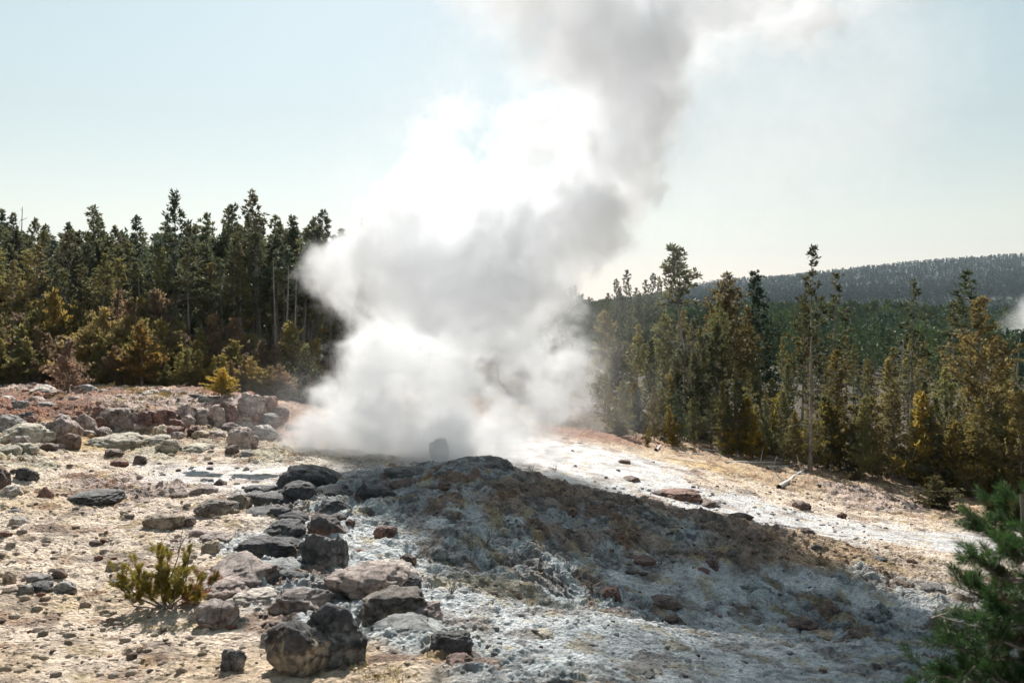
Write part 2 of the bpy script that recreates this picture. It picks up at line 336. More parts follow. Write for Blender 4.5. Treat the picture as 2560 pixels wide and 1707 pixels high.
# ------------------------------------------------------------------ ground and hill
def us():
    return np.concatenate([np.linspace(-1.7, -.74, 50, endpoint=False), np.linspace(-.74, .74, 1050), np.linspace(.74, 1.7, 51)[1:]])
def build_ground():
    ys = np.exp(np.concatenate([np.linspace(math.log(1.6), math.log(8), 110, endpoint=False), np.linspace(math.log(8), math.log(38), 560, endpoint=False), np.linspace(math.log(38), math.log(200), 240)]))
    U, Y = np.meshgrid(us(), ys); X = U * Y
    z = zones(X, Y); rel = relief(X, Y, z[..., 4])
    Z = base_h(X, Y) + rel
    col = z[..., :3].copy(); wet = z[..., 3]
    st = fbm(X * .9, Y * .9, 4, 91)                                # rusty stains
    lum = col.mean(-1)
    on = (sst(.28, .5, st) * sst(.18, .3, lum) * (1 - sst(.5, .62, lum)) * .75)[..., None]
    col = col * (1 - on) + np.array((.20, .10, .045)) * on
    sc = scales(X, Y); on = ((1 - sst(-.45, -.05, sc)) * .7 * sst(.85, .98, z[..., 4]))[..., None]     # colour darkens where the scale pattern is low
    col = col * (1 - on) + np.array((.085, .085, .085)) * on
    st = fbm(X * 1.4 + 9, Y * 1.4, 4, 97)                          # ochre blooms
    on = (sst(.3, .55, st) * sst(.2, .3, lum) * .5)[..., None]
    col = col * (1 - on) + np.array((.46, .35, .17)) * on
    st = fbm(X * .7 + 19, Y * .7, 5, 105)                          # crusts of dark gravel
    on = (sst(.3, .6, st) * .6 * (1 - sst(.5, .9, wet)))[..., None]
    col = col * (1 - on) + np.array((.16, .12, .10)) * on
    return grid_mesh('ground', X, Y, Z, col, wet)
tag(link('ground', build_ground(), M_GROUND), kind='structure')
def build_hill():
    ys = np.exp(np.linspace(math.log(198), math.log(2500), 200))
    U, Y = np.meshgrid(np.linspace(-1.7, 1.7, 340), ys); X = U * Y
    Z = base_h(X, Y) + 3 * fbm(X * .012, Y * .012, 3, 5) - .3
    col = np.ones(X.shape + (3,)) * np.array((.020, .029, .023)); wet = np.zeros(X.shape)
    return grid_mesh('hill', X, Y, Z, col, wet)
tag(link('hill', build_hill(), M_GROUND), kind='structure')


# ------------------------------------------------------------------ rocks
_ico = {}
def ico(sub):
    if sub not in _ico:
        bm = bmesh.new(); bmesh.ops.create_icosphere(bm, subdivisions=sub, radius=1.0)
        _ico[sub] = (np.array([v.co[:] for v in bm.verts]), np.array([[v.index for v in f.verts] for f in bm.faces])); bm.free()
    return _ico[sub]
def rock_mesh(seed, sub=4, kind='boulder'):
    rng = np.random.default_rng(seed)
    p, f = ico(sub); p = p.copy()
    k = {'boulder': .78, 'block': .6, 'slab': .85, 'dome': 1.0, 'spike': .8}[kind]
    p = np.sign(p) * np.abs(p) ** k; p /= (np.abs(p) ** 2.6).sum(1, keepdims=True) ** (1 / 2.6)
    p = p * (1 + .22 * np.array([mnoise.noise(Vector(v * .9 + Vector((seed * 3.7, 0, 0)))) for v in map(Vector, p)]))[:, None]
    for _ in range({'boulder': 6, 'block': 9, 'slab': 4, 'dome': 0, 'spike': 9}[kind]):          # worn facets
        n = rng.normal(size=3); n[2] *= .8; n /= np.linalg.norm(n); d = rng.uniform(.66, .92)
        o = p @ n - d; p = p - np.where(o > 0, o * rng.uniform(.7, .95), 0)[:, None] * n
    off = rng.uniform(-50, 50, 3)
    d = np.array([mnoise.fractal(Vector(v * 1.3 + off), 1.0, 2.1, 4) for v in p])
    d2 = np.array([mnoise.fractal(Vector(v * 4.5 + off), .9, 2.1, 4) for v in p])
    nr = p / np.linalg.norm(p, axis=1, keepdims=True)
    p = p + nr * (d * .2 + d2 * .075)[:, None]
    if sub > 4:
        d3 = np.array([mnoise.fractal(Vector(v * 13 + off), .8, 2.1, 3) for v in p]); p = p + nr * (d3 * .022)[:, None]
    lay = p[:, 2] * rng.uniform(2.2, 3.4) + d * .6 + rng.uniform(0, 3)                          # bedding grooves
    gro = np.abs(lay - np.round(lay)); s = {'boulder': .05, 'block': .07, 'slab': .05, 'dome': .0, 'spike': .05}[kind]
    p[:, :2] *= (1 - s * (1 - sst(.0, .16, gro)))[:, None]
    if kind == 'boulder': p[:, :2] *= (1 - .16 * sst(-.1, -.9, p[:, 2]))[:, None]               # undercut foot
    if kind == 'dome': p[:, 2] = np.sign(p[:, 2]) * np.abs(p[:, 2]) ** .75; p[:, 2] = np.where(p[:, 2] < 0, p[:, 2], p[:, 2] * (1 - .12 * p[:, 0]))
    if kind == 'spike': p[:, :2] *= (1 - .45 * sst(-.2, 1, p[:, 2]))[:, None]
    mx = np.abs(p).max(0); lo, hi = p[:, 2].min(), p[:, 2].max()
    p[:, :2] /= mx[:2]; p[:, 2] = (p[:, 2] - lo) / (hi - lo) * 2 - 1
    cap = sst(-.25, .35, p[:, 2] + d2 * .5 + d * .6)
    me = np_mesh('rock', p, [f], True)
    a = me.attributes.new('cap', 'FLOAT', 'POINT'); a.data.foreach_set('value', cap.astype(np.float32))
    me.materials.append(M_ROCK)
    return me
REG0 = []
SHARED = {k: [rock_mesh(100 + i + 10 * j, 4 if k != 'dome' else 4, k) for i in range(n)] for j, (k, n) in enumerate((('boulder', 6), ('block', 5), ('slab', 5), ('spike', 2)))}
TONE = {'dark': (.13, .125, .12), 'black': (.075, .073, .075), 'grey': (.31, .29, .27), 'tan': (.45, .35, .25), 'pale': (.52, .46, .40), 'red': (.22, .12, .09),
        'brown': (.17, .115, .09), 'pink': (.42, .335, .295), 'olive': (.47, .42, .33), 'bluegrey': (.27, .285, .285)}
ROCKS = []     # (x, y, radius) footprints
STUMP = (1097, 32.3)
def rock(px, pyb, wpx, hpx, kind, tone, cap, label, name='rock', hero=0, depth=.85, rz=None, tilt=0.0, group=None, cat=None, Y=None):
    """a rock whose foot shows at photo pixel (px, pyb), wpx wide and hpx high"""
    if Y is None: x, Y_, z = hit(px, pyb)
    else: x, Y_, z = at(px, Y)
    g_ = 1.3 if group in (G_DARK, G_FRONT, G_CLIFF) else 1.12; W = wpx / F * Y_ * g_; H = hpx / F * Y_ * (1.12 if g_ > 1.2 else 1)
    if kind == 'slab': H *= 1.25; hpx = hpx * 1.25
    hpx = hpx * (1.12 if g_ > 1.2 else 1)
    y = Y_ + W * depth * .42; x = (px - CX) / F * y
    z = float(base_h(np.array([x]), np.array([Y_]))[0]) if Y is None else z
    zt = (CY - (pyb - hpx)) / F * y if Y is None else z + H
    zb = min(z, gz(x, y - W * depth * .3)) - H * {'dome': .9, 'boulder': .3, 'block': .22, 'slab': .45, 'spike': .25}[kind]
    me = rock_mesh(hero, 5, kind) if hero else random.choice(SHARED[kind])
    o = link(name, me); hz = max((zt - zb) / 2, .02)
    o.location = (x, y, (zt + zb) / 2); o.scale = (W / 2, W * depth / 2, hz)
    o.rotation_euler = (R(random.uniform(-4, 4)), R(tilt), (random.choice((0, math.pi)) + random.uniform(-.35, .35)) if rz is None else rz)
    t = TONE[tone]; v = random.uniform(.85, 1.15); o.color = (t[0] * v, t[1] * v, t[2] * v, cap * (1 if group in (G_DARK, G_FRONT) else .6))
    tag(o, label, cat or name.split('_')[-1], group)
    ROCKS.append((x, y, W * .5))
    return o
G_DARK = 'dark boulders below the geyser'; G_CLIFF = 'blocks of the low red cliff'; G_FRONT = 'foreground boulders'; G_TERR = 'stones on the red terrace'; G_LEFT = 'stones on the cream flat'; G_MOUND = 'rocks set in the grey mound'
RL = [
 # px, foot, w, h, kind, tone, cap, hero, group, label
 (775,1228,150,62,'dome','black',.9,11,G_DARK,'large black whale-backed boulder at the foot of the steam'),
 (753,1264,94,56,'boulder','black',.9,12,G_DARK,'round black boulder directly in front of the whale-backed one'),
 (653,1240,66,26,'boulder','dark',.9,0,G_DARK,'low dark boulder left of the round black boulder'),
 (640,1262,60,24,'slab','grey',.9,0,G_DARK,'flat dark grey rock beneath the low dark boulder'),
 (690,1272,80,30,'slab','grey',.9,0,G_DARK,'broad grey rock under the round black boulder'),
 (546,1296,90,44,'boulder','tan',.75,13,G_DARK,'tan boulder with grey top, leftmost of the dark boulder group'),
 (600,1278,56,40,'block','tan',.6,14,G_DARK,'blocky tan and brown boulder beside the grey topped tan one'),
 (833,1292,66,40,'boulder','dark',.9,0,G_DARK,'dark boulder right of and below the round black boulder'),
 (699,1298,52,30,'boulder','black',.9,0,G_DARK,'small black boulder between the round boulder and the reddish block'),
 (655,1296,88,18,'slab','dark',.9,0,G_DARK,'thin dark slab left of the small black boulder'),
 (806,1352,94,62,'block','red',.85,15,G_DARK,'reddish brown block with dark top in mid group'),
 (737,1318,70,36,'boulder','dark',.95,0,G_DARK,'dark rounded rock behind the reddish brown block'),
 (840,1316,50,30,'boulder','red',.7,0,G_DARK,'small reddish rock just right of the reddish block top'),
 (714,1354,94,42,'slab','dark',.95,16,G_DARK,'charcoal slab on edge left of the reddish brown block'),
 (676,1417,136,70,'boulder','tan',1.0,17,G_DARK,'wide boulder with black cap and tan belly'),
 (800,1430,76,92,'block','grey',.75,18,G_DARK,'tall cracked grey boulder beside the black-capped one'),
 (850,1424,34,78,'block','grey',.75,19,G_DARK,'narrow grey pillar split off the tall cracked boulder'),
 (748,1385,50,30,'boulder','dark',.9,0,G_DARK,'dark stone wedged between the capped and cracked boulders'),
 (680,1462,140,48,'slab','bluegrey',.3,20,G_DARK,'low blue-grey ledge under the black-capped boulder'),
 (740,1470,52,40,'boulder','bluegrey',.4,0,G_DARK,'small grey knob at the right end of the blue-grey ledge'),
 (906,1260,30,50,'spike','black',.8,21,G_DARK,'upright black spike of rock standing by the crest'),
 (836,1254,80,34,'boulder','black',.8,0,G_DARK,'jagged black rock left of the black spike'),
 (944,1256,74,32,'slab','black',.8,0,G_DARK,'black ledge leaning right of the black spike'),
 (1097,1192,48,54,'boulder','brown',.2,223,G_MOUND,'brown stump-shaped rock half veiled by steam'),
 (1013,1200,104,26,'slab','dark',.6,0,G_MOUND,'low grey hump on the crest left of the stump'),
 (1195,1182,170,40,'dome','dark',.5,23,G_MOUND,'broad dark hump topping the grey mound'),
 (1110,1184,60,18,'slab','brown',.5,0,G_MOUND,'flat brown rock at the foot of the veiled stump'),
 (1009,1228,66,24,'slab','brown',.7,0,G_MOUND,'dark brown slab below the low crest hump'),
 (1114,1224,32,22,'block','brown',.7,0,G_MOUND,'small square brown rock near the crest'),
 (1072,1232,40,14,'slab','brown',.6,0,G_MOUND,'thin brown slab left of the square brown rock'),
 (965,1350,54,38,'boulder','red',.7,24,G_MOUND,'dark red rock with rusty skirt on the pale slope'),
 (877,1322,24,26,'block','red',.4,0,G_MOUND,'small upright red rock by the reddish block'),
 (898,1392,22,20,'block','red',.3,0,G_MOUND,'small red stone right of the narrow grey pillar'),
 (892,1296,26,14,'slab','brown',.5,0,G_MOUND,'brown chip left of the twin rusty chips'),
 (972,1290,24,14,'block','red',.5,0,G_MOUND,'rusty chip above the dark red rock'),
 (1000,1304,40,12,'slab','red',.6,0,G_MOUND,'flat rusty chip right of the dark red rock'),
 (1020,1424,44,40,'boulder','brown',.6,25,G_MOUND,'egg-shaped dark brown rock above the pale slabs'),
 (1131,1362,64,46,'boulder','bluegrey',.6,26,G_MOUND,'slanting grey rock on the mound, upper left part'),
 (1100,1402,46,30,'slab','bluegrey',.3,0,G_MOUND,'left rock of a grey pair on the mound'),
 (1138,1412,56,34,'boulder','bluegrey',.3,0,G_MOUND,'right rock of a grey pair on the mound'),
 (1172,1434,32,26,'boulder','grey',.2,0,G_MOUND,'small grey rock in the dark crack of the mound'),
 (1250,1380,48,28,'slab','bluegrey',.4,0,G_MOUND,'grey hollowed rock right of the slanting grey rock'),
 (994,1456,92,38,'slab','pale',.15,27,G_FRONT,'pale pinkish slab below the egg-shaped brown rock'),
 (1020,1490,70,50,'boulder','grey',.7,28,G_FRONT,'rough grey boulder in front of the pale slab'),
 (915,1520,170,80,'slab','pink',.25,29,G_FRONT,'long sloping pinkish ledge behind the overhanging boulder'),
 (752,1548,122,72,'boulder','pink',.6,30,G_FRONT,'pinkish boulder with dark patches behind the biggest boulder'),
 (974,1572,150,92,'boulder','tan',.75,31,G_FRONT,'overhanging boulder with dark band over tan underside'),
 (1060,1572,90,62,'block','pink',.4,32,G_FRONT,'pink-grey shoulder right of the overhanging boulder'),
 (1010,1606,176,52,'slab','bluegrey',.5,33,G_FRONT,'shadowed blue-grey ledge under the overhanging boulder'),
 (752,1696,158,136,'boulder','tan',.95,34,G_FRONT,'biggest boulder left half, dark cap and brown face'),
 (832,1676,140,152,'boulder','grey',.95,35,G_FRONT,'tall dark boulder fused to the right of the biggest one'),
 (1128,1654,88,70,'block','dark',.5,36,G_FRONT,'dark triangular boulder right of the foreground group'),
 (1160,1690,70,40,'slab','red',.4,37,G_FRONT,'reddish slab just below the dark triangular boulder'),
 (550,1584,106,72,'boulder','pink',.45,38,G_FRONT,'pinkish sloping boulder left of the biggest boulder'),
 (577,1686,60,62,'boulder','grey',.6,39,G_FRONT,'dark grey knobbly stone at the bottom left of the biggest boulder'),
 (668,1586,36,30,'block','red',.3,0,G_FRONT,'reddish stone touching the pink dark-patched boulder'),
 (650,1574,24,16,'boulder','grey',.2,0,G_FRONT,'small grey cobble left of the reddish stone'),
 (668,1610,26,26,'boulder','grey',.4,0,G_FRONT,'small rough stone left of the tall dark boulder'),
 (610,1486,180,70,'slab','pink',.5,40,G_FRONT,'broad cracked ledge right of the small green pine'),
 (560,1512,140,50,'slab','pink',.1,41,G_FRONT,'flat cracked slab in front of the broad ledge'),
 (640,1528,90,40,'slab','pale',.15,42,G_FRONT,'pale tilted slab between the ledge and pink boulder'),
 (531,1392,48,42,'boulder','tan',.5,43,G_LEFT,'tan stone left of the black-capped boulder'),
 (601,1372,17,15,'boulder','dark',.5,0,G_LEFT,'small black pebble-like stone by the black-capped boulder'),
 (546,1372,96,34,'slab','pink',.5,44,G_LEFT,'flat pinkish ledge behind the tan stone'),
 (500,1346,50,22,'slab','pink',.3,0,G_LEFT,'small pink slab right of the arched ledge'),
 (64,1210,54,44,'boulder','dark',.7,45,G_LEFT,'round dark boulder near the left edge'),
 (4,1228,40,62,'boulder','brown',.5,46,G_LEFT,'brown boulder cut by the left edge of the picture'),
 (113,1250,42,34,'spike','red',.4,47,G_LEFT,'dark red wedge of rock below the round dark boulder'),
 (230,1268,126,34,'slab','dark',.5,48,G_LEFT,'dark streaked slab lying on the cream flat'),
 (349,1164,38,27,'block','brown',.4,0,G_LEFT,'square brown stone, right of the cliff-foot trio'),
 (299,1169,40,20,'boulder','red',.3,0,G_LEFT,'smooth red-brown stone, lowest of the cliff-foot trio'),
 (285,1148,52,22,'slab','brown',.3,0,G_LEFT,'dark tilted slab, top of the cliff-foot trio'),
 (580,1141,34,29,'boulder','brown',.4,0,G_LEFT,'brown stone left of a grey twin near the spray'),
 (619,1153,38,29,'boulder','grey',.3,0,G_LEFT,'grey stone nearest the spray below the cliff'),
 (549,1216,34,20,'spike','brown',.5,0,G_LEFT,'small jagged brown rock in the shallow pool'),
 (408,1334,98,50,'block','tan',.55,49,G_LEFT,'arched tan ledge with dark hollow on the flat'),
 (472,1320,40,24,'slab','brown',.5,0,G_LEFT,'dark chip at the right end of the arched ledge'),
 (285,1438,50,38,'boulder','tan',.35,50,G_LEFT,'tan stone left of the small green pine'),
 (238,1368,28,18,'boulder','brown',.4,0,G_LEFT,'small brown stone alone on the flat above the pine'),
 (25,1456,36,30,'boulder','tan',.4,0,G_LEFT,'leftmost stone of the low cluster by the left edge'),
 (102,1464,58,26,'slab','grey',.5,0,G_LEFT,'grey slab on top of the low cluster'),
 (106,1484,54,24,'slab','dark',.5,0,G_LEFT,'dark slab under the grey slab of the low cluster'),
 (166,1492,56,42,'boulder','grey',.5,51,G_LEFT,'biggest stone, right end of the low cluster'),
 (64,1492,36,32,'boulder','grey',.5,0,G_LEFT,'round grey stone in the middle of the low cluster'),
 (28,1492,34,26,'boulder','tan',.5,0,G_LEFT,'tan stone at the front left of the low cluster'),
 (293,1470,32,20,'boulder','dark',.4,0,G_LEFT,'dark stone under the tan stone by the pine'),
 (150,1450,34,30,'boulder','brown',.4,0,G_LEFT,'brown stone behind the biggest stone of the cluster'),
 (104,1308,18,16,'boulder','brown',.4,0,G_LEFT,'small brown stone above the low cluster'),
 (10,1350,36,24,'boulder','red',.3,0,G_LEFT,'reddish stone at the left edge, mid flat'),
 (50,1318,44,22,'slab','pale',.2,0,G_LEFT,'pale slab on the flat near the left edge'),
 (35,1290,42,16,'slab','dark',.4,0,G_LEFT,'thin dark slab near the left edge of the flat'),
 (322,1306,26,18,'slab','brown',.4,0,G_LEFT,'brown chip left of the arched ledge'),
 (445,1255,46,20,'slab','brown',.5,0,G_LEFT,'brown slab above the leftmost tan boulder'),
 (505,1246,70,26,'slab','pink',.5,0,G_LEFT,'low pink hump beside the pool edge'),
 (30,1246,50,34,'boulder','pale',.2,0,G_LEFT,'pale stone below the cut brown boulder'),
 (420,1680,40,18,'slab','tan',.2,0,G_LEFT,'tan slab in the sandy bottom left foreground'),
 (330,1640,50,22,'slab','tan',.2,0,G_LEFT,'pale tan slab left of the bottom centre sand'),
 # cliff
 (627,1056,62,68,'block','pink',.4,52,G_CLIFF,'rightmost and tallest block of the low cliff'),
 (572,1064,42,54,'block','red',.4,53,G_CLIFF,'red-brown block next to the tallest cliff block'),
 (538,1070,40,50,'block','pink',.3,0,G_CLIFF,'third cliff block from its right end'),
 (504,1072,38,46,'block','pink',.3,0,G_CLIFF,'fourth cliff block from its right end'),
 (463,1064,52,50,'block','pink',.3,54,G_CLIFF,'broad cliff block above the reddish scree'),
 (402,1078,70,52,'boulder','red',.5,55,G_CLIFF,'dark red bulging block mid cliff'),
 (361,1082,42,50,'block','red',.4,0,G_CLIFF,'dark red block left of the bulging one'),
 (430,1096,44,30,'boulder','red',.4,0,G_CLIFF,'fallen red block at the cliff foot'),
 (330,1074,38,40,'block','pink',.3,0,G_CLIFF,'narrow pink block right of the great smooth block'),
 (296,1088,80,62,'boulder','pink',.3,56,G_CLIFF,'great smooth pink-grey block left of mid cliff'),
 (213,1092,54,52,'block','pink',.35,57,G_CLIFF,'weathered block left of the great smooth block'),
 (250,1086,34,40,'block','red',.3,0,G_CLIFF,'red fissured block between two smooth blocks'),
 (145,1112,88,66,'boulder','pink',.3,58,G_CLIFF,'rounded grey buttress near the left of the cliff'),
 (70,1116,112,52,'boulder','olive',.25,59,G_CLIFF,'wide olive-grey outcrop left of the rounded buttress'),
 (30,1090,70,40,'slab','grey',.3,60,G_CLIFF,'grey ledge at the left end of the cliff'),
 (185,1088,36,44,'block','red',.3,0,G_CLIFF,'narrow rusty block beside the rounded buttress'),
 (676,1070,38,34,'boulder','grey',.4,0,G_CLIFF,'grey boulder just beyond the cliff right end'),
 (700,1048,36,28,'boulder','brown',.4,0,G_CLIFF,'brown boulder behind the cliff right end'),
 (608,1126,64,54,'boulder','pink',.4,61,G_CLIFF,'big pink-grey boulder below the tallest cliff block'),
 (663,1106,56,40,'boulder','grey',.3,62,G_CLIFF,'grey boulder in the edge of the spray'),
 (119,1136,42,26,'boulder','brown',.4,0,G_CLIFF,'brown stone below the rounded buttress'),
 (60,1142,60,32,'boulder','olive',.2,0,G_CLIFF,'olive lump at the foot of the wide outcrop'),
 (20,1146,50,30,'boulder','olive',.2,0,G_CLIFF,'olive lump by the left edge under the ledge'),
 (298,1128,116,34,'slab','olive',.15,63,G_CLIFF,'long olive outcrop below the great smooth block'),
 (425,1136,54,34,'block','olive',.2,64,G_CLIFF,'olive block standing in the yellowish slope'),
 (390,1120,60,24,'slab','olive',.15,0,G_CLIFF,'olive slab behind the standing olive block'),
 (490,1138,70,22,'slab','olive',.15,0,G_CLIFF,'flat olive slab right of the standing olive block'),
 (500,1102,40,24,'boulder','tan',.2,0,G_CLIFF,'tan lump in the scree under the broad block'),
 (540,1100,40,22,'boulder','pink',.2,0,G_CLIFF,'pink lump in the scree under the third block'),
 # terrace
 (68,1062,40,34,'boulder','dark',.5,65,G_TERR,'dark stone on the rusty ground above the outcrop'),
 (113,1028,52,24,'boulder','grey',.4,0,G_TERR,'grey stone of a pair on the red terrace'),
 (52,1030,38,30,'boulder','grey',.3,66,G_TERR,'upright grey stone left of the terrace pair'),
 (92,1012,44,18,'slab','pink',.3,0,G_TERR,'pink stone behind the terrace pair'),
 (113,987,68,20,'slab','pale',.1,67,G_TERR,'long pale slab near the saplings at left'),
 (157,976,24,24,'boulder','grey',.1,0,G_TERR,'small upright pale stone by the long pale slab'),
 (210,988,56,22,'slab','grey',.4,0,G_TERR,'grey slab in shade under the saplings'),
 (260,986,24,14,'boulder','pale',.1,0,G_TERR,'small pale round stone under the dark sapling'),
 (381,995,52,21,'boulder','pale',.1,68,G_TERR,'smooth pale boulder beside the yellow grass'),
 (413,988,28,18,'boulder','pale',.1,0,G_TERR,'smaller pale boulder just behind the smooth pale one'),
 (489,1003,26,18,'boulder','dark',.4,0,G_TERR,'dark stone near the yellow bush'),
 (517,1010,36,18,'slab','grey',.2,0,G_TERR,'grey slab stack under the yellow bush'),
 (185,1008,30,14,'slab','pink',.2,0,G_TERR,'pink chip in the middle of the terrace'),
 (350,1016,30,12,'slab','pale',.1,0,G_TERR,'pale chip in front of the yellow grass'),
 (300,1000,28,12,'slab','pink',.2,0,G_TERR,'pink chip left of the yellow grass'),
 (20,1008,40,16,'slab','pale',.1,0,G_TERR,'pale slab at the left end of the terrace'),
 # right side
 (2104,1299,22,18,'block','red',.2,69,G_MOUND,'lone dark red rock on the white runoff'),
 (2004,1276,40,20,'slab','brown',.3,0,G_MOUND,'brown flake on the pale bank left of the lone red rock'),
 (1702,1252,96,26,'slab','red',.3,70,G_MOUND,'red-brown crag on the mound crest above the runoff'),
 (1648,1242,40,14,'slab','brown',.3,0,G_MOUND,'small brown crag left of the red-brown crag'),
 (1765,1268,60,14,'slab','brown',.3,0,G_MOUND,'brown flake right of the red-brown crag'),
 (1602,1424,80,34,'boulder','red',.7,71,G_MOUND,'dark maroon rock with black lower edge on the mound'),
 (1590,1440,60,14,'slab','brown',.6,0,G_MOUND,'dark flake under the dark maroon rock'),
 (1745,1440,50,20,'slab','red',.6,0,G_MOUND,'left of two maroon flakes right of mid mound'),
 (1782,1432,44,28,'slab','red',.6,72,G_MOUND,'right of two maroon flakes right of mid mound'),
 (1656,1534,96,46,'boulder','brown',.7,73,G_MOUND,'big dark brown rock low on the mound'),
 (1679,1564,60,26,'boulder','brown',.5,74,G_MOUND,'smaller brown rock under the big dark brown one'),
 (1526,1520,60,44,'slab','red',.4,75,G_MOUND,'rusty red slab left of the big dark brown rock'),
 (1540,1546,90,16,'slab','red',.4,0,G_MOUND,'low rusty streak of rock at the gully lip'),
 (1996,1590,92,46,'block','brown',.5,76,G_MOUND,'brown split rock in the gully at right'),
 (2135,1606,42,32,'boulder','brown',.4,0,G_MOUND,'brown stone right of the split rock'),
 (2060,1606,60,22,'slab','tan',.3,0,G_MOUND,'tan stone between the split rock and brown stone'),
 (2170,1590,50,26,'boulder','bluegrey',.3,0,G_MOUND,'pale grey lump above the gully stones'),
 (2220,1616,60,24,'slab','pink',.3,0,G_MOUND,'pink slab at the right end of the gully'),
 (2340,1600,56,26,'block','brown',.3,0,G_MOUND,'dark block behind the near pine boughs'),
 (2300,1632,70,26,'slab','grey',.3,0,G_MOUND,'grey ledge right end of the gully'),
 (1583,1706,98,42,'boulder','grey',.4,77,G_MOUND,'grey boulder cut by the bottom edge of the picture'),
 (1360,1600,54,18,'slab','olive',.4,0,G_MOUND,'dull olive slab in the pale near bank'),
 (2015,1350,46,26,'slab','brown',.4,0,G_MOUND,'brown rock on the tan shoulder at right'),
 (2040,1376,26,16,'block','dark',.4,0,G_MOUND,'dark stone below the brown shoulder rock'),
 (1505,1308,44,20,'slab','dark',.5,0,G_MOUND,'dark rock in the brown upper mound'),
 (1430,1300,40,30,'block','brown',.4,0,G_MOUND,'blocky brown knob on the upper mound'),
 (1615,1306,50,30,'boulder','bluegrey',.5,0,G_MOUND,'grey rounded rock on the upper mound'),
 (1850,1300,60,16,'slab','brown',.4,0,G_MOUND,'brown flake on the right crest of the mound'),
 (1400,1420,54,16,'slab','red',.5,0,G_MOUND,'rusty flake left of the dark maroon rock'),
 (1860,1480,26,18,'boulder','dark',.3,0,G_MOUND,'small dark stone on the pale right slope'),
 (2030,1480,30,16,'boulder','dark',.3,0,G_MOUND,'dark stone on the far right of the pale slope'),
 (2195,1410,40,16,'slab','dark',.3,0,G_MOUND,'dark flake on the tan shoulder near the pine'),
 (2280,1410,26,14,'block','red',.3,0,G_MOUND,'small red block on the tan shoulder'),
 (2330,1490,60,30,'boulder','grey',.4,78,G_MOUND,'grey rock on the slope left of the near pine'),
 (2200,1555,60,50,'spike','bluegrey',.4,79,G_MOUND,'grey ribbed knob with dark hole at right'),
 (1560,1160,30,10,'slab','brown',.3,0,G_MOUND,'brown flake on the upper white runoff'),
 (1580,1206,40,12,'slab','brown',.3,0,G_MOUND,'brown flake in the middle of the white runoff'),
]
for (px, pf, ww, hh, kd, tn, cp, hero, grp, lab) in RL:
    nm = {G_CLIFF: 'cliff_block', G_LEFT: 'stone', G_TERR: 'stone', G_MOUND: 'rock'}.get(grp, 'boulder')
    if kd == 'dome' and not hero: kd = 'boulder'
    rock(px, pf, ww, hh, kd, tn, cp, lab, nm, hero, group=grp, Y=STUMP[1] if px == STUMP[0] else None, depth={'slab': 1.1, 'block': .8}.get(kd, .85))

CZ = [(0, 130, 'in the left end of the cliff'), (130, 260, 'between the rounded buttress and the great block'), (260, 380, 'around the great smooth cliff block'), (380, 490, 'below the dark bulging cliff block'), (490, 700, 'near the right end of the cliff')]
for i in range(46):
    px = 20 + (i + random.random()) * 660 / 46; row = i % 3; pf = np.interp(px, (0, 150, 300, 650), (1112, 1104, 1088, 1062)) + (-26, 2, 22)[row] + random.uniform(-6, 6); sz = random.uniform(20, 44)
    tn = random.choice(('red', 'pink', 'pink', 'grey') if row < 2 else ('pink', 'red', 'tan', 'brown')); nm_ = {'red': 'reddish', 'pink': 'pinkish', 'grey': 'greyish', 'tan': 'tan', 'brown': 'brown'}[tn]
    o = rock(px, pf, sz, sz * random.uniform(.55, .95), random.choice(('block', 'slab', 'block')), tn, .3, None, 'cliff_block', 0, group=G_CLIFF, cat='block')
    REG0.append((f'small {nm_} ' + ('top', 'mid-height', 'fallen')[row] + ' block', next(w_ for a, b, w_ in CZ if a <= px < b), px, o))

# loose rubble nobody could count: one object
def rubble(name, n, picks, tones, seed, smin, smax):
    rng = np.random.default_rng(seed); p0, f0 = ico(1)
    Vs, Fs, Cs = [], [], []; k = 0; pts = []
    for (x0, x1, y0, y1, num) in picks:
        for _ in range(num):
            px = rng.uniform(x0, x1); py = rng.uniform(y0, y1); pts.append((px, py))
    Ys = np.array([ray_base(a, b) for a, b in pts]); X = (np.array([a for a, b in pts]) - CX) / F * Ys
    Z = ground_h(X, Ys); ZCOL = zones(X, Ys)[:, :3]
    for x, y, z, zc in zip(X, Ys, Z, ZCOL):
        s = smin * (smax / smin) ** (rng.random() ** 2.2) * (.6 + y / 40)
        v = p0 * rng.uniform(.75, 1.2, p0.shape[0])[:, None]; v = np.sign(v) * np.abs(v) ** .8
        a = rng.uniform(0, 6.28); ca, sa = math.cos(a), math.sin(a)
        v = v * np.array((1, rng.uniform(.6, 1), rng.uniform(.35, .75))); v = np.stack([v[:, 0] * ca - v[:, 1] * sa, v[:, 0] * sa + v[:, 1] * ca, v[:, 2]], 1)
        Vs.append(v * s + np.array((x, y, z + s * .12))); Fs.append(f0 + k * len(p0)); k += 1
        t = (zc * rng.uniform(.7, 1.1) if rng.random() < .72 else np.array(tones[rng.integers(len(tones))])) * rng.uniform(.8, 1.2); Cs.append(np.repeat(t[None], len(p0), 0))
    me = np_mesh(name, np.concatenate(Vs), [np.concatenate(Fs)], True)
    cc = np.ones((len(Vs) * len(p0), 4), np.float32); cc[:, :3] = np.concatenate(Cs)
    a = me.attributes.new('Col', 'FLOAT_COLOR', 'POINT'); a.data.foreach_set('color', cc.ravel())
    a = me.attributes.new('wet', 'FLOAT', 'POINT')
    tag(link(name, me, M_GROUND), kind='stuff')
rubble('rubble', 0, [(0, 620, 1250, 1700, 1000), (0, 700, 960, 1110, 1500), (0, 640, 1110, 1250, 350)], [(.42, .34, .26), (.3, .22, .17), (.2, .14, .11), (.5, .42, .33), (.26, .13, .09)], 3, .014, .12)
